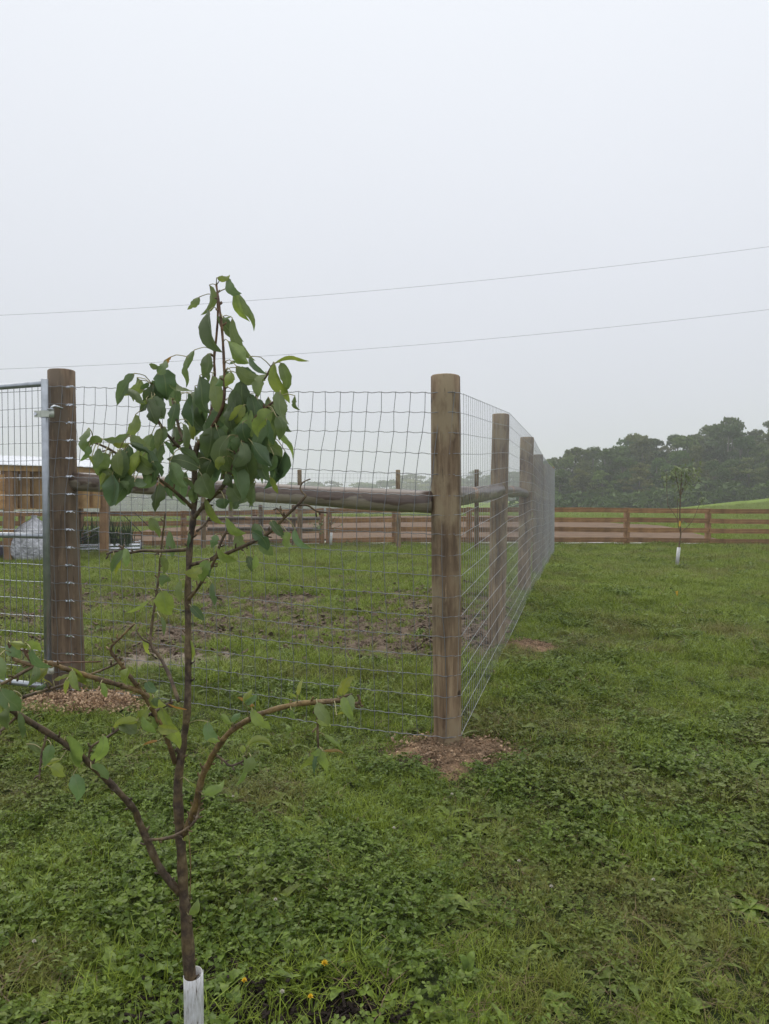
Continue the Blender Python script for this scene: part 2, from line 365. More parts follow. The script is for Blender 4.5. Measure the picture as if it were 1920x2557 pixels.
def heapm(x, y): return np.maximum.reduce([blob(x, y, *m_[:4]) for m_ in MOUNDS])
def mulchm(x, y): return np.maximum(blob(x, y, -.34, 2.1, .34, .14, .9), blob(x, y, 6.1, 15.4, .5, .45, .6)*.9)
def mudm(x, y): return blob(x, y, -1.75, 6.2, .85, .34, .7)
def soilmask(x, y):
    """1 bare soil, 0 turf"""
    i = inside(x, y)
    band = sm((y-5.7)/1.2)*(1-sm((y-9.5)/3.5))
    s = np.where(i, band*.62+(fbm(x, y*.8, 1.5, 4)-.5)*1.9*band, 0)
    o = np.clip((fbm(x+40, y*1.0+7, 1.0, 4)-.60)*4.5, 0, 1)*.8
    s = np.where(i, s, o)
    return np.clip(s, 0, 1)
NX, NY = 700, 700
ux = np.linspace(-1, 1, NX); uy = np.linspace(0, 1, NY)
gx = np.sinh(ux*6.5)/np.sinh(6.5)*700; gy = -8+np.sinh(uy*4.6)/np.sinh(4.6)*760
gy = np.concatenate([np.linspace(-8, 1.5, 30), 1.5+np.sinh(uy*6.0)/np.sinh(6.0)*760]); NY = len(gy)
X, Y = np.meshgrid(gx, gy); Z = ground(X, Y)
S = soilmask(X, Y)
HM = heapm(X, Y); MU = mulchm(X, Y); MD = mudm(X, Y)
Z = Z+S*(fbm(X, Y, 9, 3)-.5)*.07*(Y < 20)+np.maximum(HM, MU)*(fbm(X+5, Y, 16, 3)-.5)*.035
me = bpy.data.meshes.new('ground')
V = np.stack([X, Y, Z], -1).reshape(-1, 3); idx = np.arange(NX*NY).reshape(NY, NX)
q = np.stack([idx[:-1,:-1], idx[:-1,1:], idx[1:,1:], idx[1:,:-1]], -1).reshape(-1, 4)
me.vertices.add(len(V)); me.vertices.foreach_set('co', V.astype(np.float32).ravel())
me.loops.add(len(q)*4); me.loops.foreach_set('vertex_index', q.astype(np.int32).ravel())
me.polygons.add(len(q)); me.polygons.foreach_set('loop_start', np.arange(0, len(q)*4, 4, dtype=np.int32))
me.update(calc_edges=True); me.polygons.foreach_set('use_smooth', [True]*len(q))
a = me.attributes.new('soil', 'FLOAT', 'POINT'); a.data.foreach_set('value', S.astype(np.float32).ravel())
for nm_, ar_ in (('heap', HM), ('mulch', MU), ('mud', MD)):
    a = me.attributes.new(nm_, 'FLOAT', 'POINT'); a.data.foreach_set('value', ar_.astype(np.float32).ravel())
a = me.attributes.new('far', 'FLOAT', 'POINT'); a.data.foreach_set('value', sm((Y-17)/7).astype(np.float32).ravel())
me.materials.append(M['ground'])
go = link(bpy.data.objects.new('ground', me)); tag(go, 'grassy ground rolling away into a misty field', kind='structure')

def drape(name, xs, rows, lift, material, label):
    """sheet between two y-curves draped over the ground"""
    mb = MB(); nx = len(xs); ny = 14; vs = []
    for j in range(ny):
        for i, x_ in enumerate(xs):
            y0, y1 = rows(x_); y_ = y0+(y1-y0)*j/(ny-1); sc_x = x_*y_/24.0
            vs.append((sc_x, y_, g1(sc_x, y_)+lift))
    fs = [(j*nx+i, j*nx+i+1, (j+1)*nx+i+1, (j+1)*nx+i) for j in range(ny-1) for i in range(nx-1)]
    mb.add(vs, fs); o = mb.build(name, material); return tag(o, label, kind='structure')
def field_rows(x_):
    far_ = np.interp(x_, [-9, -6, -3, 4, 7, 10.2, 10.8], [24, 34, 46, 50, 38, 27, 23.6]); far_ += 1.2*math.sin(x_*2.3)
    return 23.2, max(23.4, far_)
drape('bare_field', np.linspace(-9, 10.8, 76), field_rows, .10, M['field'], 'bare grey brown soil field beyond the board fence')
drape('gravel_lane', np.linspace(-22, 26, 90), lambda x_: (21.6+.1*math.sin(x_*3), 23.0+.15*math.sin(x_*1.7)), .05, M['gravel'], 'pale gravel lane running behind the board fence')
def mud(name, cx, cy_, rx, ry, mt, label, h=.01, kind='structure'):
    mb = MB(); nr, na = 8, 40; vs = [(cx, cy_, g1(cx, cy_)+h+.03)]; 
    for r_ in range(1, nr+1):
        for a_ in range(na):
            t = 2*math.pi*a_/na; q_ = r_/nr*(1+.22*(vnoise(np.array(math.cos(t)*2+cx*7), np.array(math.sin(t)*2+5+cy_))-.5)*2)
            x_ = cx+rx*q_*math.cos(t); y_ = cy_+ry*q_*math.sin(t); f_ = (1-(r_/nr)**2)
            z_ = g1(x_, y_)+.03+h*f_-.05*(r_ == nr)+(.022 if h > .03 else .004)*(float(fbm(np.array(x_), np.array(y_), 22, 2))-.5)*2
            vs.append((x_, y_, z_))
    fs = [(0, 1+a_, 1+(a_+1) % na) for a_ in range(na)]
    for r_ in range(nr-1):
        for a_ in range(na): fs.append((1+r_*na+a_, 1+(r_+1)*na+a_, 1+(r_+1)*na+(a_+1) % na, 1+r_*na+(a_+1) % na))
    mb.add(vs, fs); return tag(mb.build(name, mt), label, kind=kind)
# ------------------------------------------------------------------ haze
mb = MB(); mb.box((0, 330, 14), (1300, 800, 56)); hz = mb.build('haze', [], smooth=False)
m, n, p, l = mat('haze_air'); n.nodes.remove(p); pv = n.nodes.new('ShaderNodeVolumePrincipled')
pv.inputs['Color'].default_value = (.95, .955, 1.0, 1); pv.inputs['Density'].default_value = .00155; pv.inputs['Anisotropy'].default_value = 0.0
l(pv.outputs[0], n.nodes['Material Output'].inputs['Volume']); hz.data.materials.append(m)
tag(hz, 'pale morning mist over the fields', kind='stuff')

# ------------------------------------------------------------------ vegetation sources (kept in an unlinked collection, instanced by geometry nodes)
def blade(mb, base, az, h, wd, lean, m=0, seg=3):
    d = Vector((math.cos(az), math.sin(az), 0)); sd = Vector((-d.y, d.x, 0)); vs = []
    for i in range(seg+1):
        t = i/seg; c_ = Vector(base)+d*(lean*h*t*t)+Vector((0,0,h*t*(1-.35*lean*t)))
        w_ = wd*(1-t**1.6)*.5+.0002
        vs += [c_-sd*w_, c_+sd*w_]
    mb.add(vs, [(2*i, 2*i+1, 2*i+3, 2*i+2) for i in range(seg)], m)
def leafy(mb, base, d, up, ln, wd, m=0, seg=4, droop=.3, jag=0, fold=.25):
    d = Vector(d).normalized(); sd = d.cross(Vector(up)).normalized(); nn = sd.cross(d)
    vs = []
    for i in range(seg+1):
        t = i/seg; c_ = Vector(base)+d*(ln*t)-Vector((0,0,droop*ln*t*t)); w_ = wd*.5*math.sin(math.pi*min(1, (t*.93+.05))**.8)
        if jag and i % 2: w_ *= (1-jag)
        vs += [c_-sd*w_+nn*(fold*w_), c_, c_+sd*w_+nn*(fold*w_)]
    fs = []
    for i in range(seg): fs += [(3*i, 3*i+1, 3*i+4, 3*i+3), (3*i+1, 3*i+2, 3*i+5, 3*i+4)]
    mb.add(vs, fs, m)
def ru(a, b): return random.uniform(a, b)
def trefoil(mb, c_, rad, m=0):
    a0 = ru(0, 6.28); tilt = Vector((ru(-.45, .45), ru(-.45, .45), 1)).normalized()
    for k_ in range(3):
        a_ = a0+k_*2.094; d = Vector((math.cos(a_), math.sin(a_), 0)); d = (d-tilt*d.dot(tilt)).normalized(); s_ = tilt.cross(d)
        o_ = Vector(c_); f_ = tilt*(rad*ru(.05, .35))
        vs = [o_, o_+d*rad*.45-s_*rad*.42+f_, o_+d*rad*.95-s_*rad*.3+f_, o_+d*rad*.9, o_+d*rad*.95+s_*rad*.3+f_, o_+d*rad*.45+s_*rad*.42+f_, o_+d*rad*.45]
        mb.add(vs, [(0,1,6),(1,2,3,6),(6,3,4,5),(0,6,5)], m)
src = []
def S_(name, mb, mats): 
    o = mb.build(name, mats, smooth=False, linkit=False); src.append(o); return len(src)-1
VI = {}
def srcs(kind, fn, cnt):
    VI[kind] = []
    for i in range(cnt): mb = MB(); mats = fn(mb); VI[kind].append(S_(f'{len(src):03d}_{kind}', mb, mats))
def f_clover(mb):
    for _ in range(16):
        r_ = .085*math.sqrt(random.random()); a_ = ru(0, 6.28); c_ = (r_*math.cos(a_), r_*math.sin(a_), ru(.02, .062))
        blade(mb, (c_[0]*.7, c_[1]*.7, 0), a_, c_[2], .002, .3, 0, 1); trefoil(mb, c_, ru(.011, .0185))
    return [M['clover']]
def f_grass(mb):
    for _ in range(22):
        r_ = .05*math.sqrt(random.random()); a_ = ru(0, 6.28)
        blade(mb, (r_*math.cos(a_), r_*math.sin(a_), 0), ru(0, 6.28), ru(.04, .11), ru(.0028, .005), ru(.2, 1.1))
    return [M['grass']]
def f_finegrass(mb):
    for _ in range(40):
        r_ = .07*math.sqrt(random.random()); a_ = ru(0, 6.28)
        blade(mb, (r_*math.cos(a_), r_*math.sin(a_), 0), ru(0, 6.28), ru(.03, .075), ru(.0018, .003), ru(.3, 1.5), seg=2)
    return [M['grass']]
def f_rosette(mb):
    for k_ in range(9):
        a_ = k_*.7+ru(-.3, .3); el_ = ru(.15, .9)
        leafy(mb, (0,0,.005), (math.cos(a_), math.sin(a_), el_), (0,0,1), ru(.07, .14), ru(.022, .038), 0, 7, ru(.3, .9), .35)
    return [M['weed']]
def f_plantain(mb):
    for k_ in range(6):
        a_ = k_*1.05+ru(-.3, .3); el_ = ru(.2, .9)
        leafy(mb, (0,0,.005), (math.cos(a_), math.sin(a_), el_), (0,0,1), ru(.06, .12), ru(.03, .05), 0, 5, ru(.3, .7))
    return [M['weed']]
def f_smallweed(mb):
    for s_ in range(7):
        a_ = ru(0, 6.28); ln = ru(.04, .1); d = Vector((math.cos(a_), math.sin(a_), ru(.3, 1.2))).normalized()
        for k_ in range(6):
            q_ = d*ln*(k_+1)/6; b_ = ru(0, 6.28)
            leafy(mb, q_, (math.cos(b_), math.sin(b_), ru(0, .6)), (0,0,1), ru(.012, .026), ru(.007, .012), 0, 2, .2)
        blade(mb, (0,0,0), a_, ln*.7, .002, .6, 0, 2)
    return [M['weed']]
def f_straw(mb):
    for _ in range(12):
        a_ = ru(0, 6.28); r_ = .06*random.random()
        blade(mb, (r_*math.cos(a_), r_*math.sin(a_), ru(.005, .03)), ru(0, 6.28), ru(.012, .05), ru(.0015, .003), ru(1.5, 5), seg=2)
    return [M['straw']]
def f_clod(mb):
    for _ in range(5):
        r_ = ru(.006, .019); c_ = Vector((ru(-.06, .06), ru(-.06, .06), r_*.2))
        vs = [c_+Vector((math.cos(i*1.047)*r_*ru(.7, 1.2), math.sin(i*1.047)*r_*ru(.7, 1.2), ru(-.3, .3)*r_)) for i in range(6)]+[c_+Vector((ru(-.3,.3)*r_, ru(-.3,.3)*r_, r_*ru(.5, .9)))]
        mb.add(vs, [(i, (i+1) % 6, 6) for i in range(6)])
    return [M['clod']]
def f_chip(mb):
    for _ in range(7):
        c_ = Vector((ru(-.04, .04), ru(-.04, .04), ru(.002, .008))); a_ = ru(0, 6.28); r_ = ru(.0035, .009); w_ = ru(.0025, .006); sp_ = ru(1.5, 4.5)
        vs = []; ax = Vector((math.cos(a_), math.sin(a_), ru(-.4, .4))); sd = ax.cross(Vector((0,0,1))).normalized()
        for i in range(5):
            t = i/4*sp_; q_ = c_+sd*(math.cos(t)*r_)+Vector((0,0,1))*(math.sin(t)*r_*.7+r_*.4)
            vs += [q_-ax*w_, q_+ax*w_]
        mb.add(vs, [(2*i, 2*i+1, 2*i+3, 2*i+2) for i in range(4)])
    return [M['chip']]
def f_crumb(mb):
    f_clod(mb); return [M['crumb']]
def f_mulch(mb):
    for _ in range(6):
        a_ = ru(0, 6.28); mb.box((ru(-.05, .05), ru(-.05, .05), ru(.004, .015)), (ru(.015, .04), ru(.005, .01), .003), 0, Matrix.Rotation(a_, 3, 'Z') @ Matrix.Rotation(ru(-.5, .5), 3, 'X'), .001)
    return [M['mulch']]
srcs('clover', f_clover, 7); srcs('grass', f_grass, 5); srcs('finegrass', f_finegrass, 4); srcs('rosette', f_rosette, 5)
srcs('plantain', f_plantain, 3); srcs('smallweed', f_smallweed, 5); srcs('straw', f_straw, 4); srcs('clod', f_clod, 4)
srcs('chip', f_chip, 4); srcs('crumb', f_crumb, 3); srcs('mulch', f_mulch, 3)
scol = bpy.data.collections.new('scatter_sources')
for o in src: scol.objects.link(o)
def scatter(name, pts, vi, scl, tint, label, tilt=.2):
    N = len(pts); me = bpy.data.meshes.new(name); me.vertices.add(N); me.vertices.foreach_set('co', np.asarray(pts, np.float32).ravel())
    rot = np.zeros((N, 3), np.float32); rot[:, 2] = rng.random(N)*6.283; rot[:, :2] = (rng.random((N, 2))-.5)*2*tilt
    for nm, ty, ar in (('vi', 'INT', np.asarray(vi, np.int32)), ('scl', 'FLOAT', np.asarray(scl, np.float32)), ('tint', 'FLOAT', np.asarray(tint, np.float32))):
        a = me.attributes.new(nm, ty, 'POINT'); a.data.foreach_set('value', ar)
    a = me.attributes.new('rot', 'FLOAT_VECTOR', 'POINT'); a.data.foreach_set('vector', rot.ravel())
    o = link(bpy.data.objects.new(name, me)); tag(o, label, kind='stuff')
    g = bpy.data.node_groups.new(name+'_nodes', 'GeometryNodeTree')
    g.interface.new_socket('Geometry', in_out='INPUT', socket_type='NodeSocketGeometry'); g.interface.new_socket('Geometry', in_out='OUTPUT', socket_type='NodeSocketGeometry')
    gi = g.nodes.new('NodeGroupInput'); gout = g.nodes.new('NodeGroupOutput'); ip = g.nodes.new('GeometryNodeInstanceOnPoints')
    ci = g.nodes.new('GeometryNodeCollectionInfo'); ci.inputs['Collection'].default_value = scol
    ci.inputs['Separate Children'].default_value = True; ci.inputs['Reset Children'].default_value = True
    def na(nm, ty):
        q_ = g.nodes.new('GeometryNodeInputNamedAttribute'); q_.data_type = ty; q_.inputs['Name'].default_value = nm; return q_.outputs['Attribute']
    g.links.new(gi.outputs[0], ip.inputs['Points']); g.links.new(ci.outputs[0], ip.inputs['Instance']); ip.inputs['Pick Instance'].default_value = True
    g.links.new(na('vi', 'INT'), ip.inputs['Instance Index']); g.links.new(na('rot', 'FLOAT_VECTOR'), ip.inputs['Rotation']); g.links.new(na('scl', 'FLOAT'), ip.inputs['Scale'])
    g.links.new(ip.outputs[0], gout.inputs[0])
    md = o.modifiers.new('scatter', 'NODES'); md.node_group = g; return o
def pick(kind, n_): return np.array(VI[kind])[rng.integers(0, len(VI[kind]), n_)]

# sample positions with density falling with distance
def sample(y0, y1, dens, side=1.0):
    out = []
    yy = y0
    while yy < y1:
        st = max(.12, yy*.05); hw = .60*(yy+st)+side; nn = rng.poisson(dens(yy)*st*2*hw)
        out.append(np.stack([(rng.random(nn)*2-1)*hw, yy+rng.random(nn)*st], -1)); yy += st
    return np.concatenate(out)
pts = sample(1.2, 21.65, lambda d: 860*min(1, (3.4/d)**1.2))
x, y = pts[:, 0], pts[:, 1]; ins = inside(x, y); s_ = soilmask(x, y); r = rng.random(len(x))
def md2(cx, cy_, rx, ry): return ((x-cx)/rx)**2+((y-cy_)/ry)**2
bare = np.maximum.reduce([heapm(x, y), mulchm(x, y)*.62, mudm(x, y)*.72])
keep = bare < .12+.75*rng.random(len(x))**1.5
keep &= np.where(ins, r > s_*.95+.02, r > s_*.7)
# which kind
K = np.empty(len(x), object); r2 = rng.random(len(x)); cl = fbm(x, y, .9, 3); gr = fbm(x+31, y+11, 1.3, 3); nearD = y
kind = np.full(len(x), 'clover', object)
kind[(rng.random(len(x)) < np.clip((y-2.6)/3.5, .12, .62)+(cl-.5)*-1.6)] = 'finegrass'
kind[(r2 < .16+.9*np.clip(gr-.5, 0, 1)*2.6)] = 'grass'
kind[(r2 > .55) & (r2 < .70)] = 'finegrass'
kind[(r2 >= .70) & (r2 < .80)] = 'smallweed'
kind[(r2 >= .80) & (r2 < .84)] = 'rosette'
kind[(r2 >= .84) & (r2 < .86)] = 'plantain'
kind[(y < 4.5) & (r2 > .50) & (r2 < .57)] = 'rosette'
kind[(y < 4.5) & (r2 >= .57) & (r2 < .60)] = 'plantain'
dryf = fbm(x+70, y*1.3+3, 1.7, 3)
kind[(r2 >= .84) & (r2 < .84+.16*np.clip((dryf-.34)*6, .3, 1)) & (y < 14)] = 'straw'
gi_ = ins & (y > 6.3) & (rng.random(len(x)) < .85); kind[gi_] = 'grass'; kind[gi_ & (r2 > .6)] = 'finegrass'
go_ = (~ins) & (rng.random(len(x)) < np.clip((y-4.5)/8, 0, .68)); kind[go_] = 'finegrass'
x, y, kind, ins, cl, dryf, s_ = (q_[keep] for q_ in (x, y, kind, ins, cl, dryf, s_)); N = len(x)
vi = np.zeros(N, int)
for k_ in set(kind): mk = kind == k_; vi[mk] = pick(k_, mk.sum())
scl = (.6+.6*rng.random(N)**1.3)*(1+.045*np.clip(y-3, 0, 20)); scl *= np.where(cl > .52, 1.2, .85)*(.75+.6*fbm(x+9, y+2, 4.5, 2))
scl = np.where(ins & (y > 6), scl*.92, scl); scl[(kind == 'clover')] *= np.where(y[kind == 'clover'] < 4, 1.05, .8); scl[(kind == 'finegrass') & (y > 20.9)] *= 1.05; mk = (kind == 'grass') & (~ins); scl[mk] *= .82
tint = np.clip((dryf-.47)*2.4+rng.normal(.04, .15, N), 0, .75)*np.where(ins, .5, .8)
tint[(kind == 'rosette') | (kind == 'plantain') | (kind == 'clover') | (kind == 'smallweed')] *= .45
lp = np.stack([x, y, ground(x, y)-.004], -1)
kset = [('clover', 'clover_patch', 'low clover covering the damp ground'), ('grass', 'grass', 'short bright grass growing through the lawn'), ('finegrass', 'fine_grass', 'fine thin grass between the clover'),
        ('smallweed', 'low_weeds', 'low small leaved weeds in the lawn'), ('rosette', 'dandelion_leaves', 'jagged dandelion leaves lying in the lawn'), ('plantain', 'plantain_leaves', 'broad plantain leaves among the clover'), ('straw', 'dry_grass', 'dry straw coloured stems lying in the lawn')]
for k_, nm, lb in kset:
    mk = kind == k_; scatter(nm, lp[mk], vi[mk], scl[mk], tint[mk], lb)
# soil clods inside the enclosure
pts = sample(5.4, 13, lambda d: 150*min(1, (6/d)), .3); x, y = pts[:, 0], pts[:, 1]; s_ = soilmask(x, y); mk = inside(x, y) & (rng.random(len(x)) < s_); x = x[mk]; y = y[mk]; N = len(x)
scatter('soil_clods', np.stack([x, y, ground(x, y)+.01], -1), pick('clod', N), .7+rng.random(N)*1.2, rng.random(N)*0, 'broken brown clods on the bare soil inside the wire', .6)
def onmound(i, N, sprd=.8):
    cx, cy_, rx, ry, h = MOUNDS[i]; a_ = rng.random(N)*6.283; q_ = np.sqrt(rng.random(N))*sprd*(.75+.35*np.sin(a_*3+i)*.5+.2*rng.random(N)); xx = cx+rx*q_*np.cos(a_); yy = cy_+ry*q_*np.sin(a_)
    return np.stack([xx, yy, ground(xx, yy)+.002], -1)
pm = np.concatenate([onmound(0, 2200, 1.25), onmound(1, 600, 1.2), onmound(2, 500, 1.15)]); N = len(pm)
scatter('soil_crumbs', pm, pick('crumb', N), .15+rng.random(N)**3*.5, np.zeros(N), 'loose crumbs of dug soil on the heaps round the posts', .7)
pm = np.concatenate([onmound(0, 45, 1.25), onmound(2, 650, 1.1)+np.array([.02, -.12, 0])]); N = len(pm)
scatter('wood_shavings', pm, pick('chip', N), .7+rng.random(N)*.9, rng.random(N)*.9, 'curled orange wood shavings lying at the gate post foot', .9)
N = 260; a_ = rng.random(N)*6.28; q_ = np.sqrt(rng.random(N)); xx = -.36+.42*q_*np.cos(a_); yy = 2.13+.2*q_*np.sin(a_)
scatter('bark_mulch', np.stack([xx, yy, ground(xx, yy)+.004], -1), pick('mulch', N), .6+rng.random(N)*.9, np.zeros(N), 'dark bits of bark mulch below the pear tree', .5)
# field turf beyond the board fence
pts = sample(23.3, 75, lambda d: 26*min(1, (24/d)**1.6), 2); x, y = pts[:, 0], pts[:, 1]
xf = x*24/y; mk = ~((xf > -9) & (xf < 10.8) & (y < np.interp(xf, [-9, -6, -3, 4, 7, 10.2, 10.8], [24, 34, 46, 50, 38, 27, 23.6])+.8)); x = x[mk]; y = y[mk]; N = len(x)
scatter('meadow_grass', np.stack([x, y, ground(x, y)], -1), pick('finegrass', N), 2.2+rng.random(N)*2.0*(y/30), np.clip(rng.normal(.05, .1, N), 0, .4), 'short green pasture beyond the board fence')

# ------------------------------------------------------------------ enclosure fence
def post_mesh(r0, r1, h, seed, lean=(0, 0), knob=0):
    """round timber from below ground to a slightly domed sawn top; r0 base, r1 top"""
    rd = random.Random(seed); n_, rows = 20, 16; vs = []; uv = []
    ph = [rd.uniform(0, 6.28) for _ in range(4)]
    for j in range(rows+1):
        t = j/rows; z_ = -.25+(h+.25)*t; r_ = r0+(r1-r0)*t
        bx = lean[0]*(t-.5)+.006*math.sin(3*t+ph[2]); by = lean[1]*t
        for k_ in range(n_):
            a_ = 2*math.pi*k_/n_; q_ = r_*(1+.035*math.sin(2*a_+ph[0]+t)+.022*math.sin(3*a_+ph[1]+2*t)+.014*math.sin(5*a_+9*t+ph[3])+rd.uniform(-.008, .008)+.03*math.sin(4.5*t+ph[2])+.05*max(0, t-.72)*math.sin(ph[0]))
            vs.append((bx+q_*math.cos(a_), by+q_*math.sin(a_), z_)); uv.append((k_/n_, z_))
    fs = [(j*n_+k_, j*n_+(k_+1) % n_, (j+1)*n_+(k_+1) % n_, (j+1)*n_+k_) for j in range(rows) for k_ in range(n_)]
    b = len(vs); bx = lean[0]*.5
    for k_ in range(n_): v_ = vs[rows*n_+k_]; vs.append((bx+(v_[0]-bx)*.93, v_[1]*.93, h+.007)); uv.append((.5, h))
    vs.append((bx, lean[1], h+.010)); uv.append((.5, h))
    for k_ in range(n_): fs.append((rows*n_+k_, rows*n_+(k_+1) % n_, b+(k_+1) % n_, b+k_)); fs.append((b+k_, b+(k_+1) % n_, b+n_))
    mb = MB(); mb.add(vs, fs, 0, uv); return mb
def put(mb, name, mt, parent, loc):
    o = mb.build(name, mt, parent); o.location = Vector(loc)-parent.location; return o
fr = empty('woven_wire_fence', (CORNER[0], CORNER[1], g1(*CORNER)), 'near panel of woven wire fence with log brace, from gate post to corner post', 'fence')
sd_ = empty('woven_wire_fence', (P2[0], P2[1], g1(*P2)), 'side run of woven wire fence receding from the corner post', 'fence')
bk = empty('woven_wire_fence', (PE[0], PE[1], g1(*PE)), 'far woven wire fence closing the back of the enclosure', 'fence')
zc = g1(*CORNER); zg = g1(*GATE)
gp = put(post_mesh(.110, .088, 2.355-zg, 3, (-.03, 0)), 'gate_post', M['post_dark'], fr, (GATE[0], GATE[1], zg)); gp['label'] = 'thick dark round gate post'
cp = put(post_mesh(.086, .091, 2.19-zc, 5, (-.035, 0)), 'corner_post', M['post'], fr, (CORNER[0], CORNER[1], zc)); cp['label'] = 'brown round corner post'
for i, (pp, topy, r_) in enumerate(((P2, 1036, .082), (P3, 1093, .088), (P4, 1136, .085), (P5, 1160, .085), (PE, 1166, .085))):
    z0 = g1(*pp); zt = at(0, topy, pp[1]).z
    put(post_mesh(r_, r_*.95, zt-z0, 20+i, (.02, 0)), 'fence_post', M['post'], sd_, (pp[0], pp[1], z0))
BK = [(-2.23, 19.45), (.36, 19.6), (2.4, 19.3), (-4.8, 19.6), (-7.4, 19.8)]
for i, pp in enumerate(BK): z0 = g1(*pp); put(post_mesh(.065, .06, 2.12-z0, 40+i), 'fence_post', M['post'], bk, (pp[0], pp[1], z0))
# brace logs
def log(a, b, ra, rb, parent, seed):
    rd = random.Random(seed); a = Vector(a); b = Vector(b); d = b-a; L_ = d.length; n_ = 22; N_ = 30; vs = []; uv = []
    for i in range(N_+1):
        t = i/N_; r_ = ra+(rb-ra)*t+.0035*math.sin(7*t+seed)+.002*math.sin(23*t+seed)
        for k_ in range(n_):
            q_ = r_*(1+.03*math.sin(3*2*math.pi*k_/n_+4*t)+rd.uniform(-.01, .01)); a_ = 2*math.pi*k_/n_
            vs.append((t*L_, q_*math.cos(a_)+.012*math.sin(3.1*t+seed), q_*math.sin(a_)+.010*math.sin(4.3*t+seed))); uv.append((k_/n_, t*L_))
    fs = [(i*n_+k_, i*n_+(k_+1) % n_, (i+1)*n_+(k_+1) % n_, (i+1)*n_+k_) for i in range(N_) for k_ in range(n_)]
    fs += [tuple(range(n_-1, -1, -1)), tuple(N_*n_+k_ for k_ in range(n_))]
    mb = MB(); mb.add(vs, fs, 0, uv); o = mb.build('brace_log', M['log'], parent)
    o.location = a-parent.location; o.rotation_euler = d.to_track_quat('X', 'Z').to_euler(); return o
a_ = at(185, 1205, 5.18); b_ = at(1083, 1251, 4.42)
lg = log(a_, b_, .060, .066, fr, 1); lg['label'] = 'dark barked brace log with peeled patches'
log((CORNER[0]+.02, CORNER[1]+.07, 1.47), (P2[0]-.02, P2[1]-.08, 1.535), .066, .058, sd_, 2)
log((P2[0]+.02, P2[1]+.08, 1.53), (P3[0]-.02, P3[1]-.08, 1.50), .058, .058, sd_, 5)
# wire path: list of (x, y, ztop, zbot)
t_ = Vector((CORNER[0]-GATE[0], CORNER[1]-GATE[1], 0)).normalized(); nrm = Vector((t_.y, -t_.x, 0))
def off(p, v, r_): return (p[0]+v.x*r_, p[1]+v.y*r_)
ztg, zbg = 2.233, .150; ztc, zbc = 2.086, .070
front = []
for ang, dd in ((-75, .118), (-35, .116), (0, .114), (30, .114), (52, .115)):
    v = Matrix.Rotation(R(ang), 3, 'Z') @ nrm; front.append((*off(GATE, v, dd if abs(ang) < 50 else .112), ztg, zbg))
for k_ in range(1, 12):
    t = k_/12; g0 = off(GATE, Matrix.Rotation(R(52), 3, 'Z') @ nrm, .115); c0 = off(CORNER, nrm, .094)
    bow = -.0*math.sin(math.pi*t)
    front.append((g0[0]+(c0[0]-g0[0])*t+bow*nrm.x, g0[1]+(c0[1]-g0[1])*t, ztg+(ztc-ztg)*t-.012*math.sin(math.pi*t), zbg+(zbc-zbg)*t+.012*math.sin(2*math.pi*t)))
for ang in (-20, 0, 20, 42): v = Matrix.Rotation(R(ang), 3, 'Z') @ nrm; front.append((*off(CORNER, v, .094), ztc, zbc))
side = [front[-1]]
for ang in (62, 80): v = Matrix.Rotation(R(ang), 3, 'Z') @ nrm; side.append((*off(CORNER, v, .094), ztc, zbc))
srt = Vector((1, -.262, 0)).normalized()
zz = [(P2, 2.245, .135), (P3, 2.235, .23), (P4, 2.13, .15), (P5, 2.10, .08), (PE, 2.095, .03)]
prevp = side[-1]
for pp, zt, zb in zz:
    e_ = (*off(pp, srt, .094), zt, zb)
    for k_ in range(1, 7): t = k_/6; side.append(tuple(prevp[i]+(e_[i]-prevp[i])*t for i in range(4)))
    prevp = e_
def arc(path):
    s_ = [0]
    for i in range(1, len(path)): s_.append(s_[-1]+math.hypot(path[i][0]-path[i-1][0], path[i][1]-path[i-1][1]))
    return np.array(s_), np.array(path)
WR = .0021
